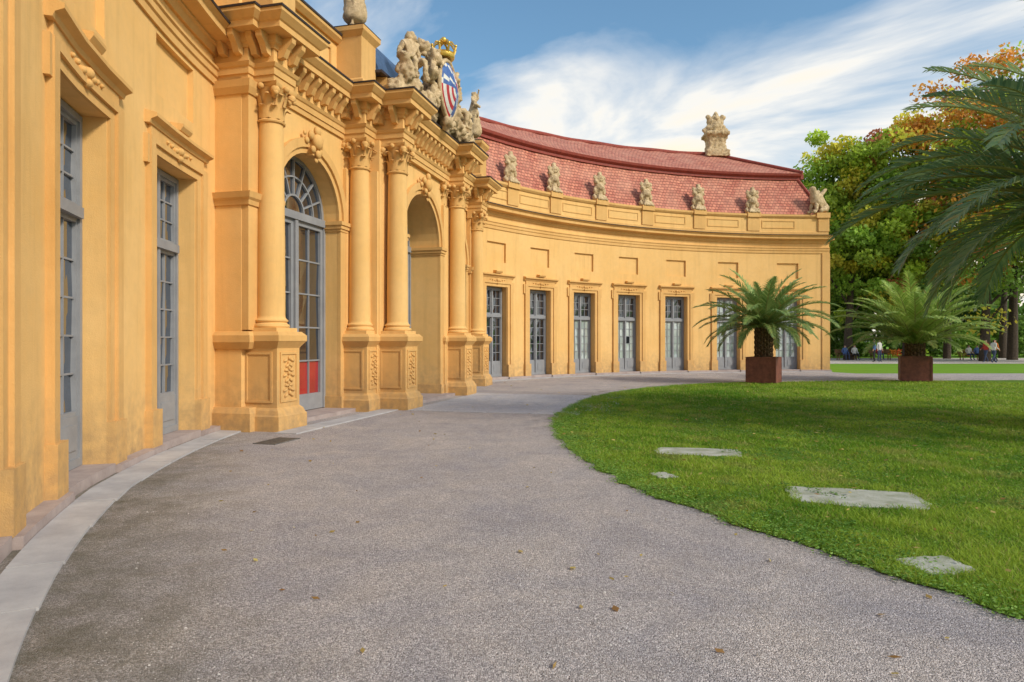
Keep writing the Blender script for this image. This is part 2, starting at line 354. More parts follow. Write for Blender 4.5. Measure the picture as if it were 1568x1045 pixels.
# --- roof with UVs
def roof(name,a0,aE,hip,flip=False):
    me=MB(); uvs=[]
    def band(p0,p1,e0,e1,u0=0,nl=6):
        n=int(abs(aE-a0)/1.0)
        L=math.hypot(p1[0]-p0[0],p1[1]-p0[1]); rows=[]
        for k in range(nl+1):
            v=k/nl; aend=aE-(e0+(e1-e0)*v)
            d=p0[0]+(p1[0]-p0[0])*v; z=p0[1]+(p1[1]-p0[1])*v
            row=[]
            for i in range(n+1):
                a=a0+(aE-a0)*i/n
                if hip: a=min(a,aend)
                row.append((a,d,z+ .03*math.sin(a*1.7+v*3)*v,v*L))
            rows.append(row)
        for k in range(nl):
            for i in range(n):
                q=[rows[k][i],rows[k][i+1],rows[k+1][i+1],rows[k+1][i]]
                o=[]
                for x in q:
                    if not o or (abs(o[-1][0]-x[0])>1e-6 or abs(o[-1][1]-x[1])>1e-6): o.append(x)
                if len(o)>2 and abs(o[0][0]-o[-1][0])<1e-6 and abs(o[0][1]-o[-1][1])<1e-6: o.pop()
                if len(o)<3: continue
                me.add([A(x[0],x[1],x[2]) for x in o],[tuple(range(len(o)))])
                uvs.extend([(rad(x[0])*(R+1),x[3]) for x in o])
    h1=3.0 if hip else 0; h2=10.5 if hip else 0
    band((-.25,8.12),(-1.25,10.35),0,h1); band((-1.0,10.62),(-4.6,12.5),h1-.5 if hip else 0,h2)
    band((-9.2,8.0),(-7.9,10.5),0,h1,nl=2); band((-8.1,10.6),(-4.6,12.5),h1-.5 if hip else 0,h2)
    if hip:
        def quad(pts):
            me.add([A(*p) for p in pts],[tuple(range(len(pts)))])
            for p in pts: uvs.append((-p[1],p[2]))
        quad([(aE,-.25,8.12),(aE,-9.2,8.0),(aE-3,-7.9,10.5),(aE-3,-1.25,10.35)])
        quad([(aE-2.5,-1.0,10.62),(aE-2.5,-8.1,10.6),(aE-10.5,-4.6,12.5)])
    ob=me.obj(name,[M['roof']],B,recalc=False)
    uv=ob.data.uv_layers.new(name='UVMap'); flat=[c for p in uvs for c in p]
    uv.data.foreach_set('uv',flat)
    fb=MB(); n=int(abs(aE-a0)/1.2); e=aE-h1+.35 if hip else aE
    sweep(fb,A,a0,e,[(-1.4,10.30),(-1.14,10.30),(-1.14,10.42),(-1.0,10.50),(-.96,10.61),(-1.4,10.61)],n)
    if hip: sweep(fb,A,e,e+.4,[(-8,10.34),(-1.1,10.34),(-1.1,10.60),(-8,10.60)],1)
    fb.obj('roof_fascia',[M['redband']],B)
    rc=MB(); 
    pts=[A(a0+(aE-h2-a0)*i/40,-4.6,12.53+.02*math.sin(i)) for i in range(41)]; tube(rc,pts,[.11]*41,8)
    if hip:
        tube(rc,[A(aE-h2,-4.6,12.53),A(aE-2.5,-1.0,10.66)],[.1,.1],8); tube(rc,[A(aE-3,-1.25,10.38),A(aE,-.25,8.16)],[.08,.08],8)
    rc.obj('ridge_tiles',[M['redband']],B,40)
roof('right_wing_roof',31.0,91.6,True); roof('left_wing_roof',-36.8,-3.0,False)
# --- central pavilion
NW=-.65; NC=.05
def arch_wall(t0,t1,tc,hw,zs,z1,nf,nb):
    pbox(wall,t0,tc-hw,nb,nf,0,z1); pbox(wall,tc+hw,t1,nb,nf,0,z1)
    N=20
    for k in range(N):
        a0=math.pi*(1-k/N); a1=math.pi*(1-(k+1)/N)
        q=[(tc+hw*math.cos(a0),zs+hw*math.sin(a0)),(tc+hw*math.cos(a1),zs+hw*math.sin(a1))]
        q+= [(q[1][0],z1),(q[0][0],z1)]
        wall.add([Pv(x,nb,z) for x,z in q]+[Pv(x,nf,z) for x,z in q],[(0,1,2,3),(4,5,6,7),(0,1,5,4),(1,2,6,5),(2,3,7,6),(3,0,4,7)])
        for (ri,ro,pr) in ((hw,hw+.12,.05),(hw+.12,hw+.30,.10)):
            w=[(tc+ri*math.cos(a0),zs+ri*math.sin(a0)),(tc+ri*math.cos(a1),zs+ri*math.sin(a1)),(tc+ro*math.cos(a1),zs+ro*math.sin(a1)),(tc+ro*math.cos(a0),zs+ro*math.sin(a0))]
            trim.add([Pv(x,nf-.02,z) for x,z in w]+[Pv(x,nf+pr,z) for x,z in w],[(0,1,2,3),(4,5,6,7),(0,1,5,4),(1,2,6,5),(2,3,7,6),(3,0,4,7)])
    for sg in (-1,1):
        a,b=sorted((tc+sg*(hw+.0),tc+sg*(hw+.30))); pbox(trim,a,b,nf-.01,nf+.08,.1,zs-.22)
        for (zz0,zz1,ex) in ((zs-.22,zs-.16,.0),(zs-.16,zs-.08,.03),(zs-.08,zs,.06)):
            x0,x1=sorted((tc+sg*(hw-.03-ex),tc+sg*(hw+.32+ex))); pbox(trim,x0,x1,nb+.05,nf+.10+ex,zz0,zz1)
        pbox(trim,a-.03,b+.03,nb+.1,nf+.12,0,.35)
    zc=zs+hw+.25
    pbox(trim,tc-.13,tc+.13,nf-.01,nf+.17,zc-.3,zc+.05)
    for x,y,z,r in ((0,.2,0,.17),(-.17,.16,.1,.10),(.17,.16,.1,.10),(0,.2,.22,.11),(-.13,.18,-.18,.08),(.13,.18,-.18,.08),(0,.22,-.26,.09),(-.27,.12,-.02,.07),(.27,.12,-.02,.07),(0,.17,-.38,.06),(-.32,.1,.12,.05),(.32,.1,.12,.05)):
        ell(orn,(tc+x,nf+y,zc+z),(r,r*.6,r),Pv,0,2)
    d=nb+.08; z0=.1
    fb=lambda a,b,d0,d1,c,e: pbox(frame,a,b,d0,d1,c,e)
    fb(tc-hw,tc-hw+.08,d-.02,d+.09,z0,zs); fb(tc+hw-.08,tc+hw,d-.02,d+.09,z0,zs)
    fb(tc-hw+.08,tc+hw-.08,d-.02,d+.13,zs-.14,zs+.02); fb(tc-.055,tc+.055,d-.02,d+.11,z0,zs-.14)
    for sg in (-1,1):
        a,b=(tc-hw+.08,tc-.055) if sg<0 else (tc+.055,tc+hw-.08)
        fb(a,a+.09,d-.02,d+.06,z0,zs-.14); fb(b-.09,b,d-.02,d+.06,z0,zs-.14)
        fb(a+.09,b-.09,d-.02,d+.06,z0,z0+.35); fb(a+.09,b-.09,d-.02,d+.06,zs-.24,zs-.14)
        rows=5; y0=z0+.35; hh=(zs-.24-y0)/rows; cols=2; ww=(b-a-.18)/cols
        for r in range(rows):
            if r: fb(a+.09,b-.09,d-.01,d+.04,y0+hh*r-.016,y0+hh*r+.016)
            for c in range(cols):
                pane(Pv,a+.09+ww*c,a+.09+ww*(c+1),d,y0+hh*r,y0+hh*(r+1),2 if (tc<-3 and sg>0 and r==0) else 0,1)
        for c in range(1,cols): fb(a+.09+ww*c-.014,a+.09+ww*c+.014,d-.008,d+.037,y0,zs-.24)
    K=20
    vs=[Pv(tc,d+.001,zs)]+[Pv(tc+(hw)*math.cos(math.pi*k/K),d+.001,zs+hw*math.sin(math.pi*k/K)) for k in range(K+1)]
    gl.add(vs,[(0,k+1,k+2) for k in range(K)],0)
    for (r0,r1) in ((hw-.08,hw),(hw*.62,hw*.62+.035),(hw*.30,hw*.30+.04)):
        for k in range(K):
            a0=math.pi*k/K;a1=math.pi*(k+1)/K
            w=[(r0,a0),(r1,a0),(r1,a1),(r0,a1)]
            w=[(tc+r*math.cos(a),zs+r*math.sin(a)) for r,a in w]
            frame.add([Pv(x,d-.01,z) for x,z in w]+[Pv(x,d+.05,z) for x,z in w],[(0,1,2,3),(4,5,6,7),(0,1,5,4),(1,2,6,5),(2,3,7,6),(3,0,4,7)])
    for k in range(1,8):
        a=math.pi*k/8; c,s=math.cos(a),math.sin(a); w=.016
        q=[(c*.3*hw-s*w,s*.3*hw+c*w),(c*.3*hw+s*w,s*.3*hw-c*w),(c*hw*.96+s*w,s*hw*.96-c*w),(c*hw*.96-s*w,s*hw*.96+c*w)]
        q=[(tc+x,zs+z) for x,z in q]
        frame.add([Pv(x,d-.012,z) for x,z in q]+[Pv(x,d+.045,z) for x,z in q],[(0,1,2,3),(4,5,6,7),(0,1,5,4),(1,2,6,5),(2,3,7,6),(3,0,4,7)])
    pbox(stone,tc-hw-.3,tc+hw+.3,nb,nf+.42,0,.085)
ZT=6.3
arch_wall(-6.0,-2.6,-4.5,1.2,4.3,ZT,NW,-1.12); arch_wall(2.6,6.0,4.5,1.2,4.3,ZT,NW,-1.12)
arch_wall(-2.6,2.6,0,1.25,4.3,ZT,NC,-.95)
pbox(wall,-2.6,-2.2,-1.12,-.951,0,ZT); pbox(wall,2.2,2.6,-1.12,-.951,0,ZT)
for sg in (-1,1):
    a,b=sorted((sg*6.0,sg*6.75)); pbox(wall,a,b,-2.6,NW+.01,0,ZT)
    a,b=sorted((sg*5.98,sg*6.74)); 
    pbox(trim,a,b,NW+.01,-.5,1.8,6.02); 
    pl=[(-6.75,-2.3),(-6.75,NW+.15),(-5.9,NW+.15)]
    if sg>0: pl=[(5.9,NW+.15),(6.75,NW+.15),(6.75,-2.3)]
    path_sweep(trim,Pv,pl,[(-.1,4.02),(.03,4.02),(.05,4.1),(.09,4.14),(.12,4.24),(-.1,4.28)])
    path_sweep(trim,Pv,pl,[(-.1,.0),(.12,.0),(.12,.32),(.07,.42),(-.1,.43)])
    path_sweep(trim,Pv,pl,[(-.1,1.45),(.03,1.46),(.10,1.58),(.10,1.70),(.03,1.77),(-.1,1.78)])
    path_sweep(trim,Pv,pl,[(-.1,5.98),(.03,5.99),(.08,6.1),(.10,6.22),(-.1,6.24)])
def leaf_strip(mb,t,n,ang,r0,z0,h,w,curl):
    c,s=math.cos(ang),math.sin(ang); rows=[]
    for k in range(6):
        v=k/5; out=r0+curl*(v**2.4)*1.0; z=z0+h*math.sin(min(v,1)*math.pi*.56)/1.0
        if k==5: z-=h*.10; out+=.015
        ww=w*(1-.15*v-.5*v**4)*(1+.12*(k%2))
        for j,o,e in ((-1,-.5*ww,-.02),(0,0,.012),(1,.5*ww,-.02)):
            rr=out+e; x=c*rr-s*o; y=s*rr+c*o; rows.append(Pv(t+x,n+y,z))
    fs=[]
    for k in range(5):
        for j in range(2): fs.append((k*3+j,k*3+j+1,(k+1)*3+j+1,(k+1)*3+j))
    mb.add(rows,fs)
caps=MB()
def capital(t,n,z0,h=.66,r=.215):
    lathe(caps,Pv,t,n,[(r+.035,z0),(r+.045,z0+.025),(r+.02,z0+.05),(r-.01,z0+.06),(r,z0+h*.5),(r+.05,z0+h*.8),(r+.09,z0+h*.88)],16)
    for k in range(8):
        leaf_strip(caps,t,n,2*math.pi*k/8,r+.01,z0+.05,h*.36,.15,.12)
        leaf_strip(caps,t,n,2*math.pi*(k+.5)/8,r+.015,z0+.07,h*.64,.14,.16)
    for k in range(4):
        a=math.pi/4+k*math.pi/2; c,s=math.cos(a),math.sin(a)
        for (rr,zz,q) in ((r+.15,z0+h*.78,.085),(r+.10,z0+h*.68,.06),(r+.19,z0+h*.70,.05)):
            ell(caps,(t+c*rr,n+s*rr,zz),(q,q,q),Pv,0,2)
        a=k*math.pi/2; c,s=math.cos(a),math.sin(a); ell(caps,(t+c*(r+.1),n+s*(r+.1),z0+h*.9),(.06,.06,.06),Pv,0,2)
    vs=[];K=6
    for z in (z0+h*.88,z0+h*.93,z0+h):
        e=.0 if z<z0+h*.9 else .02
        for q in range(4):
            for k in range(K):
                u=-1+2*k/K; dep=.32+e-.06*(1-u*u); x,y=u*(.32+e),-dep
                if abs(u)>.98: x,y=-(.31+e),-(.31+e)
                a=q*math.pi/2; vs.append(Pv(t+x*math.cos(a)-y*math.sin(a),n+x*math.sin(a)+y*math.cos(a),z))
    m=4*K; fs=[tuple(range(m)),tuple(range(2*m,3*m))]
    for l in (0,1):
        for i in range(m): fs.append((l*m+i,l*m+(i+1)%m,(l+1)*m+(i+1)%m,(l+1)*m+i))
    caps.add(vs,fs)
cols=MB()
def column(t,n,zo=0):
    hd=.36
    sqloft(trim,Pv,t,n,[(hd+.10,0),(hd+.10,.26+zo),(hd+.075,.29+zo),(hd+.05,.36+zo),(hd,.41+zo),(hd,1.47+zo),(hd+.02,1.50+zo),(hd+.08,1.58+zo),(hd+.10,1.60+zo),(hd+.10,1.70+zo),(hd+.03,1.77+zo)])
    f=n+hd
    for a,b,c,d in ((-.27,.27,1.36,1.40),(-.27,.27,.50,.54),(-.27,-.23,.54,1.36),(.23,.27,.54,1.36)):
        pbox(trim,t+a,t+b,f-.01,f+.02,c,d)
    rr=random.Random(int(t*100))
    for i in range(8):
        z=.62+i*.09; w=.11+.05*math.sin(i*1.9)
        for sg in (-1,1):
            ell(orn,(t+sg*w*.75,f+.012,z),(.07,.03,.028),Pv,0,1,Matrix.Rotation(sg*(.5-.25*(i%3)),3,'Y'))
        ell(orn,(t+rr.uniform(-.02,.02),f+.015,z+.04),(.03,.035,.045),Pv,0,1)
    for sg in (-1,1):
        f=t+sg*hd
        for a,b,c,d in ((-.27,.27,1.36,1.40),(-.27,.27,.50,.54),(-.27,-.23,.54,1.36),(.23,.27,.54,1.36)):
            x0,x1=sorted((f-sg*.01,f+sg*.02)); pbox(trim,x0,x1,n+a,n+b,c,d)
    sqloft(cols,Pv,t,n,[(.33,1.765+zo),(.33,1.84)])
    prof=[(.315,1.84),(.33,1.865),(.325,1.90),(.29,1.915),(.275,1.94),(.30,1.955),(.305,1.98),(.275,2.0),(.255,2.03)]
    for k in range(12):
        v=k/11; prof.append((.25-.035*v**1.8,2.06+(5.55-2.06)*v))
    prof.append((.215,5.57)); lathe(cols,Pv,t,n,prof,32); capital(t,n,5.56,.68)
for sg in (-1,1):
    column(sg*6.27,-.36); column(sg*2.78,-.36,-.004); column(sg*2.15 if sg>0 else -2.2,.33,.0)
    for (tt,nn) in ((6.27,-.36),(2.78,-.36)):
        a,b=sg*tt-.27,sg*tt+.27; pbox(cols,a,b,NW-.02,NW+.09,0,5.56)
        capital(sg*tt,NW-.12,5.555,.68)
    pbox(cols,sg*1.72-.2,sg*1.72+.2,NC-.02,NC+.08,0,5.56); capital(sg*1.72,NC-.15,5.553,.68)
    sqloft(trim,Pv,sg*1.72,NC-.1,[(.26,0),(.26,.3),(.22,.4),(.22,1.5),(.27,1.6),(.27,1.7),(.22,1.76)])
    a,b=sorted((sg*2.60,sg*2.68)); pbox(cols,a,b,-.45,NC-.02,0,5.56)
E=[(-6.75,-2.3),(-6.75,-.5),(-6.59,-.5),(-6.59,-.09),(-5.95,-.09),(-5.95,-.6),(-3.07,-.6),(-3.07,-.09),(-2.5,-.09),(-2.5,.6),(-1.9,.6),(-1.9,.16)]
E=E+[(-a,b) for a,b in E[::-1]]
path_sweep(trim,Pv,E,[(-.35,6.235),(0,6.235),(0,6.34),(.025,6.345),(.025,6.46),(.05,6.48),(.08,6.54),(-.35,6.56)])
path_sweep(wall,Pv,E,[(-.35,6.56),(0,6.56),(0,6.80),(-.35,6.80)])
path_sweep(trim,Pv,E,[(-.35,6.80),(.03,6.80),(.05,6.85),(.10,6.88),(.10,7.02),(.34,7.02),(.34,7.12),(.37,7.14),(.46,7.24),(.46,7.30),(-.35,7.30)])
path_sweep(lead,Pv,E,[(-.35,7.30),(.48,7.30),(.49,7.33),(-.35,7.40)])
for i in range(len(E)-1):
    (x0,y0),(x1,y1)=E[i],E[i+1]; dx,dy=x1-x0,y1-y0; L=math.hypot(dx,dy); ux,uy=dx/L,dy/L; nx,ny=-uy,ux
    if L<.3: continue
    k=max(2,int(round(L/.29)))
    for j in range(k):
        s=(j+.5)*L/k
        cx,cy=x0+ux*s,y0+uy*s
        vs=[];
        for (o,z) in ((.02,6.66),(.13,6.68),(.20,6.82),(.30,6.92),(.31,7.018),(.02,7.018)):
            for w in (-.06,.06): vs.append(Pv(cx+nx*o+ux*w,cy+ny*o+uy*w,z))
        fs=[(0,2,4,6,8,10),(1,3,5,7,9,11)]+[(a,a+1,a+3,a+2) for a in (0,2,4,6,8)]+[(10,11,1,0)]
        trim.add(vs,fs)
# attic
pbox(wall,-6.7,6.7,-2.4,-.72,7.3,8.36)
AP=[(-6.72,-2.4),(-6.72,-.7),(6.72,-.7),(6.72,-2.4)]
path_sweep(trim,Pv,AP,[(-.2,7.38),(.06,7.38),(.06,7.55),(0,7.6),(-.2,7.6)])
path_sweep(trim,Pv,AP,[(-.3,8.36),(.04,8.36),(.12,8.45),(.12,8.52),(-.3,8.54)])
path_sweep(lead,Pv,AP,[(-.3,8.54),(.14,8.522),(.15,8.56),(-.3,8.60)])
for t0,t1 in ((-5.75,-3.5),(3.5,5.75)):
    for a,b,c,d in ((t0,t1,8.14,8.19),(t0,t1,7.72,7.77),(t0,t0+.05,7.77,8.14),(t1-.05,t1,7.77,8.14)): pbox(trim,a,b,-.73,-.68,c,d)
for t in (-6.25,-2.85,2.85,6.25):
    sqloft(trim,Pv,t,-.46,[(.42,7.3),(.42,7.5),(.36,7.56),(.36,8.5),(.39,8.54),(.45,8.62),(.45,8.72),(.40,8.76)])
    sqloft(lead,Pv,t,-.46,[(.455,8.722),(.46,8.735),(.30,8.80)])
pbox(wall,-2.3,2.3,-.72,.15,7.3,7.72)
pbox(wall,-2.2,2.2,-.715,.05,7.72,7.95)
rf=MB()
def hipr(mb,t0,t1,n0,n1,z0,z1,i):
    vs=[(t0,n0,z0),(t1,n0,z0),(t1,n1,z0),(t0,n1,z0),(t0+i,n0+i,z1),(t1-i,n0+i,z1),(t1-i,n1-i,z1),(t0+i,n1-i,z1)]
    mb.add([Pv(*v) for v in vs],[(0,1,2,3),(4,5,6,7),(0,1,5,4),(1,2,6,5),(2,3,7,6),(3,0,4,7)])
hipr(rf,-2.45,2.3,-2.6,-.02,7.97,9.0,.55)
hipr(rf,-6.5,6.5,-9.5,-1.3,8.3,9.6,2.5)
rf.obj('slate_roof',[M['slate']],B)
pbox(wall,-6.6,6.6,-9.5,-9.2,0,8.2)
lm=MB(); path_sweep(lm,Pv,[(-2.47,-.6),(-2.47,.02),(2.32,.02),(2.32,-.6)],[(-.1,7.93),(.05,7.93),(.05,7.99),(-.1,8.05)]); lm.obj('roof_edge',[M['lead']],B)
wall.obj('walls',[M['wall']],B); trim.obj('mouldings',[M['trim']],B); frame.obj('window_frames',[M['frame']],B)
gl.obj('window_glass',[M['glass'],M['glasspale'],M['glassred']],B,recalc=False)
lead.obj('cornice_flashing',[M['lead']],B); stone.obj('stone_plinth',[M['kerb']],B); cols.obj('columns',[M['wall']],B,35); caps.obj('capitals',[M['trim']],B,60)
orn.obj('relief_ornament',[M['trim']],B,60)
# ------------------------------------------------------------------ skin figures & sculptures
def skin(name,verts,edges,radii,mats,matrix,sub=2,disp=0,matfn=None,dscale=.12,parent=None,extra=None):
    me=bpy.data.meshes.new(name); me.from_pydata(verts,edges,[])
    ob=bpy.data.objects.new(name,me); COL.objects.link(ob)
    mo=ob.modifiers.new('s','SKIN'); 
    for i,r in enumerate(radii):
        sv=me.skin_vertices[0].data[i]; sv.radius=(r,r) if isinstance(r,(int,float)) else r; sv.use_root=(i==0)
    s=ob.modifiers.new('b','SUBSURF'); s.levels=sub; s.render_levels=sub
    dg=bpy.context.evaluated_depsgraph_get(); dg.update()
    m2=bpy.data.meshes.new_from_object(ob.evaluated_get(dg)); bpy.data.objects.remove(ob)
    if disp:
        m2.update()
        nr=[v.normal.copy() for v in m2.vertices]
        for v,n_ in zip(m2.vertices,nr):
            v.co+=n_*disp*(noise.noise(v.co/dscale)+.5*noise.noise(v.co/(dscale*.4)))
    m2.materials.clear()
    for m in mats: m2.materials.append(m)
    for p in m2.polygons:
        p.use_smooth=True
        if matfn: p.material_index=matfn(p.center)
    o2=bpy.data.objects.new(name,m2); link(o2,parent); o2.matrix_world=matrix
    return o2
def body(pose='stand',robe=False):
    V={'pel':(0,0,.95),'sp':(0,0,1.18),'ch':(0,0,1.38),'nk':(0,0,1.5),'hd':(0,.01,1.60),'tp':(0,0,1.70)}
    r={'pel':(.15,.11),'sp':(.13,.10),'ch':(.16,.11),'nk':.055,'hd':.088,'tp':.08}
    for s,k in ((-1,'l'),(1,'r')):
        V['sh'+k]=(s*.18,0,1.41);V['el'+k]=(s*.24,-.03,1.14);V['wr'+k]=(s*.25,.06,.92);V['ha'+k]=(s*.25,.09,.82)
        V['hp'+k]=(s*.095,0,.88);V['kn'+k]=(s*.11,.02,.50);V['an'+k]=(s*.11,-.03,.09);V['to'+k]=(s*.12,.13,.04)
        for a,b in (('sh',.06),('el',.045),('wr',.032),('ha',.036),('hp',.09),('kn',.06),('an',.042),('to',.038)): r[a+k]=b
    if pose=='walk':
        V['knl']=(-.1,.14,.51);V['anl']=(-.1,.22,.10);V['tol']=(-.11,.38,.06);V['knr']=(.1,-.06,.5);V['anr']=(.1,-.3,.14);V['tor']=(.1,-.17,.05)
        V['wrl']=(-.25,-.12,.93);V['hal']=(-.24,-.15,.84);V['wrr']=(.25,.2,.98);V['har']=(.24,.27,.91)
    if pose=='sit':
        for k in list(V): x,y,z=V[k]; V[k]=(x,y,z-.45)
        for s,k in ((-1,'l'),(1,'r')):
            V['hp'+k]=(s*.1,.02,.47);V['kn'+k]=(s*.13,.44,.50);V['an'+k]=(s*.13,.46,.09);V['to'+k]=(s*.14,.60,.04)
            V['wr'+k]=(s*.2,.22,.60);V['ha'+k]=(s*.16,.31,.56)
    if pose=='raise':
        V['elr']=(.36,.05,1.55);V['wrr']=(.33,.12,1.80);V['har']=(.3,.15,1.9);V['ell']=(-.33,.05,1.2);V['wrl']=(-.15,.2,1.15);V['hal']=(-.06,.22,1.18)
    E_=[('pel','sp'),('sp','ch'),('ch','nk'),('nk','hd'),('hd','tp')]
    for k in 'lr': E_+=[('ch','sh'+k),('sh'+k,'el'+k),('el'+k,'wr'+k),('wr'+k,'ha'+k),('pel','hp'+k),('hp'+k,'kn'+k),('kn'+k,'an'+k),('an'+k,'to'+k)]
    if robe:
        V['rb']=(.02,.0,.55);V['rc']=(.0,.03,.12); r['rb']=(.22,.18); r['rc']=(.27,.22); E_+=[('pel','rb'),('rb','rc')]
    ks=list(V); ix={k:i for i,k in enumerate(ks)}
    return [V[k] for k in ks],[(ix[a],ix[b]) for a,b in E_],[r[k] for k in ks]
def pvmat(t,n,z,yaw=0,s=1):
    o=Vector(Pv(t,n,z)); Mx=Matrix(((TX,NX,0,o.x),(TY,NY,0,o.y),(0,0,1,o.z),(0,0,0,1)))
    return Mx@Matrix.Rotation(yaw,4,'Z')@Matrix.Scale(s,4)
for i,(t,y) in enumerate(((-6.25,.2),(-2.85,-.3),(2.85,.4),(6.25,-.2))):
    v,e,r=body('raise' if i%2 else 'stand',True)
    r=[(q[0]*1.2,q[1]*1.2) if isinstance(q,tuple) else q*1.3 for q in r]
    skin('stone_statue',v,e,r,[M['sandlight']],pvmat(t,-.46,8.76,y,1.08),2,.04)
CA=empty('coat_of_arms_sculpture')
def blobs(name,lst,mat,matrix,vox=.045,disp=.05,parent=None,sc=.15,boxes=None):
    mb=MB()
    for c,r in lst: ell(mb,c,r,None,0,2)
    if boxes: 
        for (t,n,prof) in boxes: sqloft(mb,lambda a,b,c:(a,b,c),t,n,prof)
    me=bpy.data.meshes.new(name); me.from_pydata(mb.v,[],mb.f); ob=bpy.data.objects.new(name,me); COL.objects.link(ob)
    rm=ob.modifiers.new('r','REMESH'); rm.mode='VOXEL'; rm.voxel_size=vox
    dg=bpy.context.evaluated_depsgraph_get(); dg.update(); m2=bpy.data.meshes.new_from_object(ob.evaluated_get(dg)); bpy.data.objects.remove(ob)
    nr=[v.normal.copy() for v in m2.vertices]
    for v,n_ in zip(m2.vertices,nr): v.co+=n_*disp*(noise.noise(v.co/sc)+.6*noise.noise(v.co/(sc*.4)))
    m2.materials.append(mat)
    for p in m2.polygons: p.use_smooth=True
    o=bpy.data.objects.new(name,m2); link(o,parent); o.matrix_world=matrix; return o
# finial on the ridge end
fp=A(81.1,-4.6,12.3)
L=[((x,-.02,z),(r,r*.85,r*1.05)) for x,z,r in ((0,1.8,.40),(-.36,1.72,.26),(.36,1.72,.26),(-.28,2.1,.22),(.28,2.1,.22),(0,2.3,.26),(-.42,2.38,.17),(.42,2.38,.17),(0,2.58,.15),(-.62,1.62,.15),(.62,1.62,.15))]
L+=[((x,-.34,z),(.15,.15,.22)) for x,z in ((-.46,1.15),(.46,1.15),(-.44,.3),(.44,.3),(0,.85))]
blobs('ridge_finial',L,M['sandlight'],Matrix.Translation(fp),.05,.06,None,.16,[(0,0,[(.66,0),(.66,.35),(.52,.45),(.48,.6),(.48,1.1),(.54,1.2),(.68,1.3),(.68,1.42),(.45,1.5)])])
MX=pvmat(.1,.42,7.42,0,1.15)
rk=[]
for i in range(22):
    x=-2.1+4.2*i/21; rk.append(((x,random.uniform(-.15,.15),.12+random.uniform(0,.22)*(1-abs(x)/3)),(random.uniform(.14,.24),.22,random.uniform(.16,.3))))
for sg in (-1,1):
    for (x,y,z,rx,rz) in ((.68,.2,.45,.16,.3),(.78,.22,.95,.13,.22),(.66,.2,1.3,.14,.18),(1.0,.2,.25,.22,.18),(1.7,.15,.3,.22,.2),(.45,.1,1.5,.16,.14),(.9,.0,1.45,.1,.2),(2.0,.1,.55,.12,.3),(1.95,.1,.85,.15,.1),(1.2,.25,.1,.2,.12),(1.45,.0,.55,.14,.35)):
        rk.append(((sg*x,y,z),(rx,.18,rz)))
rk+= [((0,-.05,.8),(.5,.2,.75)),((0,0,1.5),(.35,.2,.22)),((0,.3,.05),(.2,.15,.14))]
blobs('scrollwork',rk,M['sandlight'],MX,.04,.09,CA,.12)
sh=MB(); K=28; N=7
def shp(r,a):
    x=.58*r*math.sin(a); z=.66*r*math.cos(a)
    if z<0: x*=(1-.25*(z/.66)**2)
    return (x,.32+.20*(1-r*r),z+.80)
pts=[shp(0,0)]
for j in range(1,N+1):
    for k in range(K): pts.append(shp(j/N,2*math.pi*k/K))
fs=[];mi=[]
def mcol(k,j):
    q=int(k/K*4)
    if q in (1,3): return 0 if (k+j//2)%4 else 1
    return [2,0,1,0][q] if j%2 else [1,0,2,0][q]
for k in range(K): fs.append((0,1+k,1+(k+1)%K)); mi.append(0)
for j in range(1,N):
    for k in range(K):
        a=1+(j-1)*K; fs.append((a+k,a+K+k,a+K+(k+1)%K,a+(k+1)%K)); mi.append(mcol(k,j))
sh.v=pts; sh.f=fs; sh.mi=mi
sh.obj('shield',[M['blue'],M['white'],M['red']],CA,60,matrix=MX)
rim=MB(); tube(rim,[shp(1.02,2*math.pi*k/K) for k in range(K+1)],[.055]*(K+1),8); rim.obj('shield_rim',[M['sandlight']],CA,60,matrix=MX)
cr=MB(); mpC=lambda x,y,z:(x,y+.2,z+1.55)
lathe(cr,mpC,0,0,[(.24,0),(.26,.03),(.26,.1),(.23,.12),(.24,.14)],20)
for k in range(8):
    a=2*math.pi*k/8; c,s=math.cos(a),math.sin(a)
    tube(cr,[mpC(c*.24,s*.24,.1),mpC(c*.30,s*.30,.25),mpC(c*.2,s*.2,.38),mpC(0,0,.40)],[.028,.028,.026,.03],6); ell(cr,mpC(c*.3,s*.3,.28),(.04,.04,.04))
ell(cr,mpC(0,0,.46),(.07,.07,.07),None,0,2); cr.obj('crown',[M['gold']],CA,50,matrix=MX)
for sg in (-1,1):
    v,e,r=body('sit'); v=[(x,y,z) for x,y,z in v]
    for k,(x,y,z) in enumerate(v): 
        if z>.7: v[k]=(x-sg*.12*(z-.7),y,z)
    skin('seated_figure',v,e,[ (q[0]*1.15,q[1]*1.15) if isinstance(q,tuple) else q*1.3 for q in r],[M['sandlight']],pvmat(sg*1.45+.1,.25,7.95 if sg<0 else 7.75,-sg*.6,1.15),2,.04,parent=CA)
# attic vases / trophies
for i,a in enumerate(VA):
    p=A(a,-.22,8.28); th=rad(a)
    Mx=Matrix(((math.sin(th),math.cos(th),0,p[0]),(math.cos(th),-math.sin(th),0,p[1]),(0,0,1,p[2]),(0,0,0,1)))
    L=[((0,0,.3),(.17,.15,.15)),((0,0,.62),(.28,.22,.28)),((-.27,0,.45),(.10,.1,.18)),((.27,0,.45),(.10,.1,.18)),((-.22,.02,.86),(.14,.13,.13)),((.22,.02,.86),(.14,.13,.13)),((0,.05,1.05),(.19,.16,.2)),((-.27,0,1.08),(.09,.08,.14)),((.27,0,1.08),(.09,.08,.14)),((0,.14,.62),(.14,.12,.14)),((0,0,1.28),(.13,.1,.1)),((-.33,0,.14),(.08,.12,.14)),((.33,0,.14),(.08,.12,.14))]
    blobs('stone_vase',L,M['sandlight'],Mx,.035,.03,None,.08,[(0,0,[(.30,0),(.30,.08),(.24,.12),(.18,.25)])])
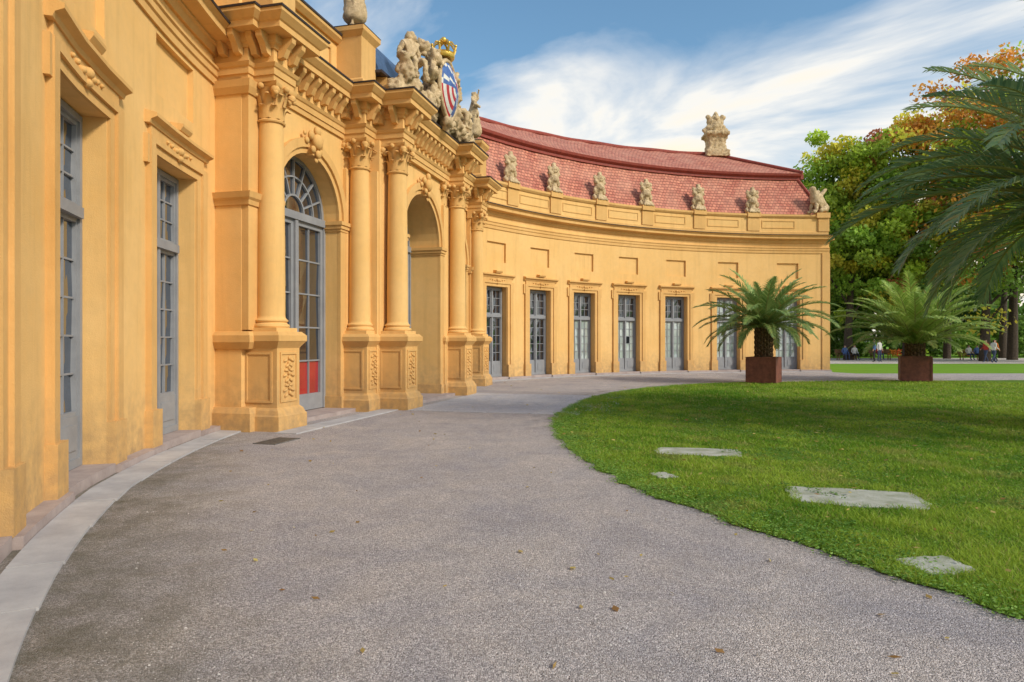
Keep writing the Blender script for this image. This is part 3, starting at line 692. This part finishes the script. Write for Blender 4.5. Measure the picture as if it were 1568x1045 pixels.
p=A(90.3,-.3,8.3)
SV=[(0,-.36,.28),(0,-.16,.48),(0,.10,.68),(0,.22,.92),(0,.30,1.10),(0,.27,1.26),(-.14,.18,.45),(-.15,.26,.08),(-.15,.44,.05),(.14,.18,.45),(.15,.26,.08),(.15,.44,.05),(-.2,-.34,.24),(-.24,-.02,.14),(-.22,.12,.05),(.2,-.34,.24),(.24,-.02,.14),(.22,.12,.05),(0,-.55,.15),(.1,-.65,.45),(-.16,-.05,.85),(-.2,-.35,1.15),(.16,-.05,.85),(.2,-.35,1.15)]
SE=[(0,1),(1,2),(2,3),(3,4),(4,5),(2,6),(6,7),(7,8),(2,9),(9,10),(10,11),(0,12),(12,13),(13,14),(0,15),(15,16),(16,17),(0,18),(18,19),(2,20),(20,21),(2,22),(22,23)]
SR=[.26,.24,.24,.16,.16,.13,.11,.08,.08,.11,.08,.08,.15,.11,.08,.15,.11,.08,.06,.06,.10,.07,.10,.07]
skin('sphinx_statue',SV,SE,SR,[M['sandlight']],Matrix.Translation(p)@Matrix.Rotation(rad(115),4,'Z')@Matrix.Scale(1.15,4),2,.03)
# ------------------------------------------------------------------ GROUND
def sheet(name,poly,z,mat,holes=None):
    bm=bmesh.new(); vs=[bm.verts.new((x,y,z)) for x,y in poly]; f=bm.faces.new(vs)
    bmesh.ops.triangulate(bm,faces=[f]); bmesh.ops.recalc_face_normals(bm,faces=bm.faces)
    if bm.faces and sum(f.normal.z for f in bm.faces)<0: bmesh.ops.reverse_faces(bm,faces=bm.faces)
    me=bpy.data.meshes.new(name); bm.to_mesh(me); bm.free(); me.materials.append(mat)
    ob=bpy.data.objects.new(name,me); return link(ob)
sheet('ground',[(-1500,-1500),(1500,-1500),(1500,1500),(-1500,1500)],-.012,M['park'])
gp=[A(a,-.4,0)[:2] for a in np.arange(-60,92,2)]+[(17,33.6),(30,33.8),(90,34.0),(90,-30),(-5,-30)]
sheet('gravel_path',gp,0.0,M['gravel'])
sheet('far_path',[(17.2,48),(40,48.5),(110,50),(110,66),(40,64),(17.2,63)],-.004,M['gravel2'])
pv_=MB()
tt=[-2.7,-1.8,-.9,0,.9,1.8,2.7]
nn=[.75,1.75,2.75,3.75,4.75,5.4]
for i in range(6):
    for j in range(5):
        pbox(pv_,tt[i]+.006,tt[i+1]-.006,nn[j]+.006,nn[j+1]-.006,-.03,.006+random.uniform(0,.003))
pv_.obj('stone_paving',[M['paving']])
st=MB(); a=-36.0
while a<-4.9:
    b=a+deg(random.uniform(.95,1.25)); w=.57-.005*max(0,-a-17)
    abox(st,a+.022,min(b,-4.7)-.022,.178,w,-.03,.018+random.uniform(0,.009)); a=b
for t0 in np.arange(-6.9,-3.2,.9): pbox(st,t0+.006,t0+.894,.13,.55,-.03,.02)
a=33.0
while a<91: 
    abox(st,a+.012,a+2.9,.175,.6,-.03,.018); a+=2.92
st.obj('stone_kerb_strip',[M['slab']])
dg_=MB(); gx,gy=-3.75,10.9
def gb(x0,x1,y0,y1,z0,z1): 
    abox(dg_,x0,x1,y0,y1,z0,z1,0,lambda s,d,z:(gx+s*TX*1+d*NX,gy+s*TY+d*NY,z))
gb(-.35,.35,-.2,-.17,-.02,.012);gb(-.35,.35,.17,.2,-.02,.012)
for k in range(15): gb(-.35+k*.048,-.325+k*.048,-.17,.17,-.02,.010)
dg_.obj('drain_grate',[M['iron']])
# lawn
LB=[(8.5,-6),(5.6,-1.5),(3.9,1.6),(2.95,3.9),(2.62,4.6),(2.34,5.26),(1.98,5.9),(1.71,6.48),(1.35,7.4),(1.09,8.36),(.92,9.4),(.84,10.45),(.78,11.5),(.80,12.6),(.86,13.7),(1.03,14.8),(1.26,15.9),(1.57,17.06),(2.0,18.5),(2.6,19.9),(3.5,21.6),(4.8,23.2),(6.0,24.4),(7.4,25.4),(10,26.4),(13.3,27.1),(21,27.9),(40,28.4),(80,28.6),(80,-6)]
def dens(P_,step):
    Q=[]
    for i in range(len(P_)):
        a=P_[i];b=P_[(i+1)%len(P_)]; l=math.hypot(b[0]-a[0],b[1]-a[1]); k=max(1,int(l/step)) if max(a[0],b[0])<15 else 1
        for j in range(k): Q.append((a[0]+(b[0]-a[0])*j/k,a[1]+(b[1]-a[1])*j/k))
    return Q
def smooth_poly(P_,it=2):
    for _ in range(it):
        Q=[]
        for i in range(len(P_)):
            a=P_[i];b=P_[(i+1)%len(P_)]
            Q.append((a[0]*.75+b[0]*.25,a[1]*.75+b[1]*.25));Q.append((a[0]*.25+b[0]*.75,a[1]*.25+b[1]*.75))
        P_=Q
    return P_
LBs=dens(smooth_poly(LB,2),.08)
LBs=[(x+.12*noise.noise(Vector((x*2.2,y*2.2,0)))+.07*noise.noise(Vector((x*9,y*9,2))),y+.12*noise.noise(Vector((x*2.2,y*2.2,5)))+.07*noise.noise(Vector((x*9,y*9,7)))) for x,y in LBs]
sheet('lawn',LBs,.008,M['lawn'])
def slabpoly(cx,cy,w,h,rot,irr):
    pts=[]
    for k in range(24):
        a=2*math.pi*k/24; c,s=math.cos(a),math.sin(a); m=max(abs(c),abs(s))**.75; rr=1+random.uniform(-irr,irr)
        x,y=c/m*w*.5*rr,s/m*h*.5*rr; pts.append((cx+x*math.cos(rot)-y*math.sin(rot),cy+x*math.sin(rot)+y*math.cos(rot)))
    return pts
SL=[(2.66,9.75,1.2,.62,-.2,.07),(3.48,6.9,1.28,.80,-.28,.06),(3.0,4.82,.42,.34,.2,.12),(1.78,8.05,.22,.30,.3,.16)]
for s_ in SL:
    pl=slabpoly(*s_); mb=MB(); n=len(pl)
    mb.add([(x,y,0) for x,y in pl]+[(x,y,.020) for x,y in pl]+[(s_[0]+(x-s_[0])*.95,s_[1]+(y-s_[1])*.95,.027) for x,y in pl],
      [tuple(range(2*n,3*n))]+[(i,(i+1)%n,n+(i+1)%n,n+i) for i in range(n)]+[(n+i,n+(i+1)%n,2*n+(i+1)%n,2*n+i) for i in range(n)])
    mb.obj('stone_slab',[M['mossslab']])
def npmesh(name,V,F,cols,mat,parent=None):
    k=F.shape[1]; me=bpy.data.meshes.new(name)
    me.vertices.add(len(V)); me.vertices.foreach_set('co',V.astype(np.float32).ravel())
    me.loops.add(F.size); me.loops.foreach_set('vertex_index',F.astype(np.int32).ravel())
    me.polygons.add(len(F)); me.polygons.foreach_set('loop_start',np.arange(0,F.size,k,dtype=np.int32))
    me.update(calc_edges=True)
    ca=me.color_attributes.new('Col','FLOAT_COLOR','POINT'); c4=np.ones((len(V),4),np.float32); c4[:,:3]=cols; ca.data.foreach_set('color',c4.ravel())
    me.materials.append(mat); ob=bpy.data.objects.new(name,me); return link(ob,parent)
def inpoly(X,Y,P_):
    r=np.zeros(len(X),bool); n=len(P_); j=n-1
    for i in range(n):
        xi,yi=P_[i];xj,yj=P_[j]
        if yi!=yj:
            c=((yi>Y)!=(yj>Y))&(X<(xj-xi)*(Y-yi)/(yj-yi)+xi); r^=c
        j=i
    return r
def vnoise(X,Y,s,seed=0):
    r=np.random.default_rng(seed); out=0
    for k in range(6):
        a=r.uniform(0,6.28); f=s*r.uniform(.5,2.2); out=out+np.sin((X*math.cos(a)+Y*math.sin(a))*f+r.uniform(0,6.28)+1.3*np.sin((X*math.sin(a)-Y*math.cos(a))*f*.7))
    return out/6
N=430000
dist=3.7*np.exp(rng.uniform(0,1,N)*math.log(32/3.7))
ang=rng.uniform(rad(-3),rad(44),N)
X=dist*np.sin(ang)*1.0; Y=dist*np.cos(ang)
k=inpoly(X,Y,LBs)
for s_ in SL:
    c,s=math.cos(s_[4]),math.sin(s_[4]); dx,dy=X-s_[0],Y-s_[1]; lx=dx*c+dy*s; ly=-dx*s+dy*c
    edge=.43+.05*vnoise(X,Y,9,8)
    k&=~((abs(lx)<s_[2]*edge)&(abs(ly)<s_[3]*edge))
X,Y,dist=X[k],Y[k],dist[k]; n=len(X)
patch=vnoise(X,Y,1.1,5); p2=vnoise(X,Y,4.5,15); p3=vnoise(X,Y,.45,25)
hgt=(.022+.036*rng.random(n)**1.3)*(1+.55*vnoise(X,Y,2.,3)+.45*p2)*np.clip(dist/14,1,1.4); wd=.0034*np.clip(dist/4.5,1,4.5)*(.6+.8*rng.random(n))
az=rng.uniform(0,6.28,n); lean=hgt*rng.uniform(.2,1.6,n); la=rng.uniform(0,6.28,n)
V=np.zeros((n,3,3)); V[:,0]=np.stack([X-wd*np.cos(az),Y-wd*np.sin(az),np.full(n,.006)],1); V[:,1]=np.stack([X+wd*np.cos(az),Y+wd*np.sin(az),np.full(n,.006)],1)
V[:,2]=np.stack([X+lean*np.cos(la),Y+lean*np.sin(la),np.maximum(hgt,.012)],1)
t=np.clip(.5+.6*patch+.55*p2+.45*p3+rng.normal(0,.22,n),0,1)[:,None]; c=np.array([.13,.31,.02])*(1-t)+np.array([.42,.57,.065])*t
dry=np.clip(vnoise(X,Y,3.1,44)*1.8-.45,0,.55)[:,None]; c=c*(1-dry)+np.array([.44,.44,.13])*dry
yl=rng.random(n)<.06; c[yl]=[.55,.48,.16]
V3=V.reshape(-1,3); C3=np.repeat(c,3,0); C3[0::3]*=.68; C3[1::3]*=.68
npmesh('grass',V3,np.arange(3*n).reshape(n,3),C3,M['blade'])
n=34000; EP=np.array(LBs); ok=(EP[:,0]<9)&(EP[:,1]>2); idx=np.where(ok)[0]; i=rng.choice(idx,n)
j=(i+1)%len(LBs); u=rng.random(n)[:,None]; P0=EP[i]*(1-u)+EP[j]*u
off=np.abs(rng.normal(0,.30,n))-.07; P0=P0+np.stack([off*.9,off*.2],1)+rng.normal(0,.035,(n,2))
def cloud(C,size,nrm=None,aspect=.6):
    n=len(C); a=rng.normal(size=(n,3)); a/=np.linalg.norm(a,axis=1)[:,None]
    b=rng.normal(size=(n,3)); b-=a*(a*b).sum(1)[:,None]; b/=np.linalg.norm(b,axis=1)[:,None]
    if nrm is not None:
        a[:,2]*=nrm; b[:,2]*=nrm
    s=np.asarray(size).reshape(-1,1)
    V=np.stack([C+a*s,C+b*s*aspect,C-a*s,C-b*s*aspect],1).reshape(-1,3)
    return V,np.arange(4*n).reshape(n,4)
z=.015+.035*rng.random(n); V,F=cloud(np.column_stack([P0,z]),rng.uniform(.006,.018,n),.4,.75)
t=rng.random(n)[:,None]; c=np.array([.10,.24,.03])*(1-t)+np.array([.34,.54,.11])*t; npmesh('clover',V,F,np.repeat(c,4,0),M['blade'])
# low weeds in patches over the lawn
n=60000; d=4*np.exp(rng.random(n)*math.log(5.)); a=rng.uniform(rad(0),rad(42),n); X=d*np.sin(a);Y=d*np.cos(a)
k=inpoly(X,Y,LBs)&(vnoise(X,Y,2.3,31)+.5*vnoise(X,Y,6,32)>.22); X,Y,d=X[k],Y[k],d[k]; n=len(X)
V,F=cloud(np.column_stack([X,Y,.02+.03*rng.random(n)]),rng.uniform(.008,.024,n)*np.clip(d/8,1,1.8),.35,.6)
t=rng.random(n)[:,None]; c=np.array([.06,.17,.025])*(1-t)+np.array([.20,.37,.06])*t; npmesh('lawn_weeds',V,F,np.repeat(c,4,0),M['blade'])
# pebbles
n=36000; d=2.6*np.exp(rng.random(n)*math.log(5.)); a=rng.uniform(rad(-42),rad(42),n); X=d*np.sin(a);Y=d*np.cos(a)
rr=np.hypot(X-Cx,Y-Cy); k=(~inpoly(X,Y,LBs))&(rr<20.95); X,Y,d=X[k],Y[k],d[k]; n=len(X)
sz=rng.uniform(.0015,.0045,n)*np.where(rng.random(n)<.06,2.2,1)
oc=np.array([[1,0,0],[0,1,0],[-1,0,0],[0,-1,0],[0,0,.7]]); V=(oc[None]*sz[:,None,None]*rng.uniform(.6,1.3,(n,5,1))); V[:,:,0]+=X[:,None];V[:,:,1]+=Y[:,None];V[:,:,2]+=.001
F=np.array([[0,1,4],[1,2,4],[2,3,4],[3,0,4]]); F=(F[None]+5*np.arange(n)[:,None,None]).reshape(-1,3)
t=rng.random(n)[:,None]; c=np.array([.24,.22,.21])*(1-t)+np.array([.70,.65,.62])*t; npmesh('loose_gravel',V.reshape(-1,3),F,np.repeat(c,5,0),M['stones'])
# fallen leaves
n=700; d=3+24*rng.random(n)**1.3; a=rng.uniform(rad(-28),rad(38),n); C_=np.column_stack([d*np.sin(a),d*np.cos(a),np.full(n,.03)])
ing=inpoly(C_[:,0],C_[:,1],LBs); C_[:,2]=np.where(ing,.06,.012); k=(np.hypot(C_[:,0]-Cx,C_[:,1]-Cy)<21)&(ing|(rng.random(n)<.25)); C_=C_[k]; n=len(C_)
V,F=cloud(C_,rng.uniform(.016,.040,n)*np.clip(d[k]/9,1,1.5),.35,.6); t=rng.random(n)[:,None]; c=np.array([.30,.15,.05])*(1-t)+np.array([.62,.50,.16])*t; npmesh('fallen_leaves',V,F,np.repeat(c,4,0),M['leaf'])
# ------------------------------------------------------------------ TREES
def tree(name,x,y,h,cr,zc0,seed,pal,nclump=90,per=190,leaf=.2,tr=.35,blobn=None):
    r=np.random.default_rng(seed); random.seed(seed); T=empty(name)
    mb=MB(); pts=[(x,y,-.1)];rs=[tr*1.3]
    for k in range(1,8):
        v=k/7; pts.append((x+.5*math.sin(k*1.3+seed)*v,y+.4*math.cos(k*1.7+seed)*v,h*.85*v)); rs.append(tr*(1-.85*v))
    tube(mb,pts,rs,10)
    cz=(h+zc0)/2; hz=(h-zc0)/2; cl=[]
    for i in range(nclump):
        d=r.normal(size=3); d/=np.linalg.norm(d); rr=r.random()**.42
        bump=1+.16*math.sin(3*math.atan2(d[1],d[0])+seed)+.14*math.sin(5*d[2]+seed*2)
        c=np.array([x+d[0]*cr*rr*bump,y+d[1]*cr*rr*bump,cz+d[2]*hz*rr*min(bump,1.08)]); cl.append(c)
        if i<26:
            zb=max(zc0*.6,c[2]-abs(c[0]-x)*.7-1.5); v=min(.95,zb/(h*.85)); k=v*7; i0=int(k); f=k-i0; b=Vector(pts[i0]).lerp(Vector(pts[min(i0+1,7)]),f)
            m=b.lerp(Vector(c),.5)+Vector((0,0,.4)); tube(mb,[b,m,Vector(c)],[tr*.35*(1-v*.5),tr*.18,.03],6)
    mb.obj('trunk',[M['bark']],T,60)
    cs=[];co=[]
    for c in cl:
        rd=r.uniform(.75,1.6)*cr/5; n=int(per*r.uniform(.6,1.3)); p=r.normal(size=(n,3)); p/=np.linalg.norm(p,axis=1)[:,None]; p*=(r.random((n,1))**.5)*rd; p[:,2]*=.7
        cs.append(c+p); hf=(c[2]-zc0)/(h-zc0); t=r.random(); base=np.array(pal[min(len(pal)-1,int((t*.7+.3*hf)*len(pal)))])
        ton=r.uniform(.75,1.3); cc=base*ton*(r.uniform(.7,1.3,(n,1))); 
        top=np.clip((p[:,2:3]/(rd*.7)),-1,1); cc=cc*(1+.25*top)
        co.append(cc)
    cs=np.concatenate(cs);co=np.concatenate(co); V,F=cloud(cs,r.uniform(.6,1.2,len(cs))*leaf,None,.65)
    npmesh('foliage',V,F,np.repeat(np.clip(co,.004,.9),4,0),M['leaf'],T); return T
G1=(.24,.38,.05);G2=(.38,.50,.06);G3=(.16,.28,.045);Y1=(.70,.62,.08);O1=(.80,.36,.07);R1=(.64,.22,.12);D1=(.11,.20,.04)
tree('deciduous_tree',28.6,58,19.2,5.0,3.0,11,[G3,G1,G2,G1,G2,Y1,G2],210,210,.19)
tree('autumn_tree',37.4,54,24.2,7.0,4,12,[G3,G1,G2,Y1,G2,O1,R1,O1,G1,R1],240,210,.19)
tree('autumn_tree',33.0,57,21.0,4.6,4,18,[G3,G1,G2,Y1,G2,G1,O1,R1],130,200,.19)
tree('deciduous_tree',45.5,50,22,6.0,3,13,[G1,G2,Y1,G3],90,190,.2)
tree('deciduous_tree',25.6,66,14.5,4.0,3,14,[G1,G3,G2],80,170,.2)
tree('deciduous_tree',33.6,68,15.5,5.5,2.5,16,[G3,G1,G1],120,170,.22)
def mass(name,pts,seed,pal,per,leaf):
    r=np.random.default_rng(seed); cs=[];co=[]
    for (x,y,z,rd) in pts:
        n=int(per*rd**1.4); p=r.normal(size=(n,3)); p/=np.linalg.norm(p,axis=1)[:,None]; p*=(r.random((n,1))**.4)*rd; p[:,2]*=.85
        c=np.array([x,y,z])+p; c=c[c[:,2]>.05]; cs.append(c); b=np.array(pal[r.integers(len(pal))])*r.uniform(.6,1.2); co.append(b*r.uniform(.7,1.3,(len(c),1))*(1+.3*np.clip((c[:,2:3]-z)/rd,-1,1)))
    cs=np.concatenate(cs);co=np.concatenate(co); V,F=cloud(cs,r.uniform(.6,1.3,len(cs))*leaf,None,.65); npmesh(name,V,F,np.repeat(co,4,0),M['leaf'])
r_=np.random.default_rng(5)
mass('distant_trees',[(x,r_.uniform(84,98),r_.uniform(1,12),r_.uniform(2,3.6)) for x in np.linspace(32,95,70) for _ in (0,1)],3,[D1,G3,D1,G1],60,.45)
mass('shrubbery',[(x,r_.uniform(67,72),r_.uniform(.6,3.8),r_.uniform(1.2,2.2)) for x in np.linspace(24,66,56)],4,[D1,G3,G1,G3],150,.2)
mass('flower_bed',[(x,65.5,.45,.5) for x in (36.5,37.2,38,38.8,39.5,43,43.8,29,29.8)],9,[(.55,.08,.03),(.7,.25,.03),G2],300,.08)
tk=MB()
for (x,y,h,r0) in ((27,62,9,.25),(31.5,64,9,.3),(35,60,10,.3),(39.5,62,9,.28),(42.5,58,10,.35),(46,64,9,.3)):
    tube(tk,[(x,y,-.1),(x+.1,y,h*.5),(x+.3,y,h)],[r0*1.2,r0*.9,r0*.5],8)
tk.obj('park_tree_trunks',[M['bark']],None,50)
# ------------------------------------------------------------------ PALMS
M['stem']=simple('palm_stem',(.34,.36,.12),(.24,.26,.08),10,.6)
def palm(name,x,y,zc,L,nf,seed,col1,col2,pot=True,fr=None,trunk_r=.2,rot=0,z_pot=1.0,lw=1.0,bd=62,sw=90):
    r=random.Random(seed); T=empty(name); VV=[];FF=[];CC=[];QI=[]
    st_=MB()
    def frond(az,el,L,bend,shade):
        n=26; p=Vector((x+.1*math.cos(az),y+.1*math.sin(az),zc)); h=Vector((math.cos(az),math.sin(az),0)); side=Vector((-math.sin(az),math.cos(az),0))
        tw=r.uniform(-.25,.25); pts=[];e=el
        for k in range(n+1):
            pts.append(p.copy()); d=h*math.cos(e)+Vector((0,0,math.sin(e))); p=p+d*(L/n); e-=bend/n*(.4+1.2*k/n)
        for k in range(n+1): pts[k]=pts[k]+side*tw*(k/n)**2*L*.3
        tube(st_,pts[::2],[.03*(1-.85*k/n)*(L/2.6) for k in range(0,n+1,2)],5)
        m=58
        for k in range(m):
            v=.10+.90*k/(m-1); f=v*n; i0=min(int(f),n-1); q=pts[i0].lerp(pts[i0+1],f-i0); d=(pts[i0+1]-pts[i0]).normalized(); s=d.cross(Vector((0,0,1))); 
            if s.length<.05: s=side.copy()
            s.normalize(); up=s.cross(d)
            ll=L*.19*(math.sin(math.pi*min(1,(v*.86+.1)))**.6)*(1.15-.25*v)*r.uniform(.85,1.1)
            for sg in (-1,1):
                fw=.75+.8*v; dr=(s*sg+d*fw+up*r.uniform(.1,.5)).normalized(); w=.017*(L/2.6)*lw; wv=(d-dr*d.dot(dr)).normalized()*w
                mid=q+dr*ll*.5; tip=q+dr*ll+Vector((0,0,-ll*r.uniform(.10,.35)))
                b=len(VV); VV.extend([q-wv*.7,q+wv*.7,mid+wv,mid-wv,tip]); FF.append((b,b+1,b+2,b+3)); FF.append((b+3,b+2,b+4))
                t=r.random(); c=[(col1[i]*(1-t)+col2[i]*t)*shade for i in range(3)]
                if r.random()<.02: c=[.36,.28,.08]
                CC.extend([c]*5)
    if fr is None:
        for i in range(nf):
            u=(i+.5)/nf; el=rad(84)-rad(sw)*u**.85; az=i*2.39996+r.uniform(-.2,.2)
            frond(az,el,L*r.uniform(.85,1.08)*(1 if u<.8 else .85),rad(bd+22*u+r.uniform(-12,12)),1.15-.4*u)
    else:
        for (az,el,l,b) in fr: frond(rad(az),rad(el),l,rad(b),r.uniform(.8,1.1))
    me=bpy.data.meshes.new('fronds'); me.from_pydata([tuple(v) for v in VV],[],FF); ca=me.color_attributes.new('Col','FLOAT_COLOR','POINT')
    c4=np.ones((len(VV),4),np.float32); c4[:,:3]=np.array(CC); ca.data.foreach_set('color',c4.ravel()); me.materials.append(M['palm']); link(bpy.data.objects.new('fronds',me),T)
    st_.obj('frond_stems',[M['stem']],T,60)
    tb=MB(); z0=z_pot-.15 if pot else 0; hgt=zc-z0; n=8
    tube(tb,[(x,y,z0+(hgt+.05)*k/n) for k in range(n+1)],[trunk_r*(1.15 if k in (0,n-1,n-2) else 1)*(1 if k<n else .6) for k in range(n+1)],14)
    nr=max(3,int(hgt/.09))
    for k in range(nr):
        for j in range(9):
            a=j*.698+(k%2)*.35; z=z0+hgt*(k+.3)/nr; rr=trunk_r*1.02
            tube(tb,[(x+rr*math.cos(a),y+rr*math.sin(a),z),(x+(rr+.05)*math.cos(a),y+(rr+.05)*math.sin(a),z+.08),(x+(rr+.07)*math.cos(a),y+(rr+.07)*math.sin(a),z+.15)],[.055,.04,.015],5)
    tb.obj('trunk',[M['palmbark']],T,50)
    return T
def planter(x,y,rot,s=1.07,h=1.0):
    mb=MB(); c,sn=math.cos(rot),math.sin(rot); mp=lambda a,b,z:(x+a*c-b*sn,y+a*sn+b*c,z); q=s/2
    sqloft(mb,mp,0,0,[(q-.03,.0),(q-.03,.04),(q,.045),(q,h-.05),(q+.012,h-.048),(q+.012,h),(q-.05,h),(q-.05,h-.08)])
    for i in range(4):
        a=i*math.pi/2
        mp2=lambda u,v,z,a=a: mp(u*math.cos(a)-v*math.sin(a),u*math.sin(a)+v*math.cos(a),z)
        abox(mb,-q+.0,-q+.05,-q-.012,-q+.0,.05,h-.06,0,mp2); abox(mb,q-.05,q,-q-.012,-q+.0,.05,h-.06,0,mp2)
    o=mb.obj('corten_planter',[M['corten']])
    so=MB(); sqloft(so,mp,0,0,[(q-.055,h-.3),(q-.055,h-.10)]); s2=so.obj('soil',[M['soil']]); s2.parent=o
ga=(.15,.27,.07); gb_=(.36,.45,.14)
planter(9.55,25.9,rad(-32)); palm('potted_palm',9.55,25.9,2.1,2.6,60,21,ga,gb_,trunk_r=.26,bd=56,sw=80)
planter(16.0,27.1,rad(-25)); palm('potted_palm',16.0,27.1,1.45,3.1,60,22,(.22,.36,.06),(.50,.60,.16),trunk_r=.28,bd=44,sw=66)
planter(11.0,12.3,rad(15)); palm('tall_palm',11.0,12.3,4.1,4.75,66,23,(.14,.25,.12),(.34,.44,.19),trunk_r=.24,lw=.9,bd=60)
planter(10.9,8.9,rad(10)); palm('tall_palm',10.9,8.9,7.9,3.6,0,24,(.13,.23,.14),(.24,.34,.2),trunk_r=.24,lw=.85,
   fr=[(178,10,4.6,36),(168,34,4.0,60),(150,40,3.6,60),(120,40,3.2,70),(90,45,3.3,70),(60,35,3.3,60),(30,40,3.3,60),(0,30,3.4,60),(-30,40,3.4,60),(-60,30,3.4,70),(-90,40,3.4,70),(-120,30,3.3,60),(-150,45,3.2,60),(10,60,3.4,60),(130,65,3.3,60),(-110,65,3.3,60),(-20,75,3.3,60)])
# ------------------------------------------------------------------ PEOPLE and BENCHES
def person(x,y,yaw,pose,top,leg,s=1.0,zo=0):
    v,e,r=body(pose); off=.45 if pose=='sit' else 0
    def mf(c):
        z=c.z+off
        if z>1.50: return 3 if (z>1.64 or c.y<-.03) else 0
        if abs(c.x)>.2 and z<1.0 and off==0: return 0
        if off and c.z<.56 and c.y>.12: return 2
        if z<.93: return 2
        return 1
    skin('person',v,e,r,[M['skin'],M[top],M[leg],M['hair']],Matrix.Translation((x,y,zo))@Matrix.Rotation(rad(yaw),4,'Z')@Matrix.Scale(s,4),2,0,mf)
def bench(x,y,yaw):
    mb=MB(); c,s=math.cos(rad(yaw)),math.sin(rad(yaw)); mp=lambda a,b,z:(x+a*c-b*s,y+a*s+b*c,z)
    for k in range(4): abox(mb,-.9,.9,-.2+k*.11,-.11+k*.11,.43,.46,0,mp)
    for k in range(3): abox(mb,-.9,.9,-.27-k*.02,-.24-k*.02,.55+k*.12,.64+k*.12,0,mp)
    for sx in (-.75,.7):
        abox(mb,sx,sx+.05,-.22,-.16,0,.43,0,mp); abox(mb,sx,sx+.05,.15,.21,0,.43,0,mp); abox(mb,sx,sx+.05,-.35,-.31,.40,.92,0,mp)
    mb.obj('park_bench',[M['bench_wood']])
for bx_,by_ in ((28.2,57.5),(31.6,58.5),(38.8,57.8)): bench(bx_,by_,180)
person(28.0,57.4,180,'sit','blue_cloth','jeans'); person(28.8,57.4,180,'sit','white_cloth','dark_cloth'); person(31.4,58.4,180,'sit','red_cloth','jeans')
person(35.4,51,100,'walk','red_cloth','jeans'); person(36.3,51.3,100,'walk','orange_cloth','dark_cloth'); person(38.6,57.7,180,'sit','white_cloth','jeans'); person(39.3,57.7,180,'sit','blue_cloth','dark_cloth')
person(35.0,49.6,-80,'walk','white_cloth','jeans'); person(27.6,52,60,'stand','blue_cloth','dark_cloth'); person(28.2,52.4,200,'stand','white_cloth','jeans')
# ------------------------------------------------------------------ WORLD, SUN, CAMERA
w=bpy.data.worlds.new('World'); scene.world=w; w.use_nodes=True; nt=w.node_tree; nt.nodes.clear()
wo=nd(nt,'ShaderNodeOutputWorld'); bg=nd(nt,'ShaderNodeBackground'); bg.inputs[1].default_value=.15
sky=nd(nt,'ShaderNodeTexSky'); sky.sky_type='NISHITA'; sky.sun_disc=False; sky.sun_elevation=rad(34); sky.sun_rotation=rad(125); sky.air_density=1.1; sky.dust_density=1.2; sky.ozone_density=2.0
tc=nd(nt,'ShaderNodeTexCoord'); sx=nd(nt,'ShaderNodeSeparateXYZ'); nt.links.new(tc.outputs['Generated'],sx.inputs[0])
zc=mth(nt,'ADD',mth(nt,'MAXIMUM',sx.outputs[2],0.0),.16)
px=mth(nt,'DIVIDE',sx.outputs[0],zc); py=mth(nt,'DIVIDE',sx.outputs[1],zc)
al=mth(nt,'ADD',mth(nt,'MULTIPLY',px,-.70),mth(nt,'MULTIPLY',py,.71)); pe=mth(nt,'ADD',mth(nt,'MULTIPLY',px,.71),mth(nt,'MULTIPLY',py,.70))
cb=nd(nt,'ShaderNodeCombineXYZ'); nt.links.new(mth(nt,'MULTIPLY',al,.55),cb.inputs[0]); nt.links.new(pe,cb.inputs[1]); cb.inputs[2].default_value=8.3
n1=nz(nt,cb.outputs[0],1.5,8,.54,.7)
n2=nz(nt,cb.outputs[0],.45,3,.5,.2)
low=maprange(nt,sx.outputs[2],.46,.18,0,.32)
dens_=mth(nt,'ADD',mth(nt,'ADD',n1,mth(nt,'MULTIPLY',n2,.35)),low)
mask=ramp(nt,dens_,[(.67,0.0),(.87,.96)])
cc=ramp(nt,dens_,[(.70,(5.3,5.6,6.0)),(.86,(6.6,6.5,6.2)),(1.0,(7.4,6.6,5.2))])
skc=mixc(nt,1.0,sky.outputs[0],(.90,1.12,1.12),'MULTIPLY')
nt.links.new(mixc(nt,mask,skc,cc),bg.inputs[0]); nt.links.new(bg.outputs[0],wo.inputs[0])
sl=bpy.data.lights.new('sun','SUN'); sl.energy=3.0; sl.angle=rad(9); sl.color=(1,.90,.74); so=bpy.data.objects.new('sun',sl); COL.objects.link(so)
el,az=rad(34),rad(125); dirv=Vector((math.sin(az)*math.cos(el),math.cos(az)*math.cos(el),math.sin(el)))
so.rotation_euler=dirv.to_track_quat('Z','Y').to_euler(); so.location=(20,-20,30)
cam=bpy.data.cameras.new('camera'); cam.lens=24; cam.sensor_width=36; cam.clip_end=4000; cam.clip_start=.05
co=bpy.data.objects.new('camera',cam); COL.objects.link(co); co.location=(0,0,1.6); co.rotation_euler=(rad(90),0,0); scene.camera=co
scene.view_settings.view_transform='Standard'; scene.view_settings.look='None'; scene.view_settings.exposure=0
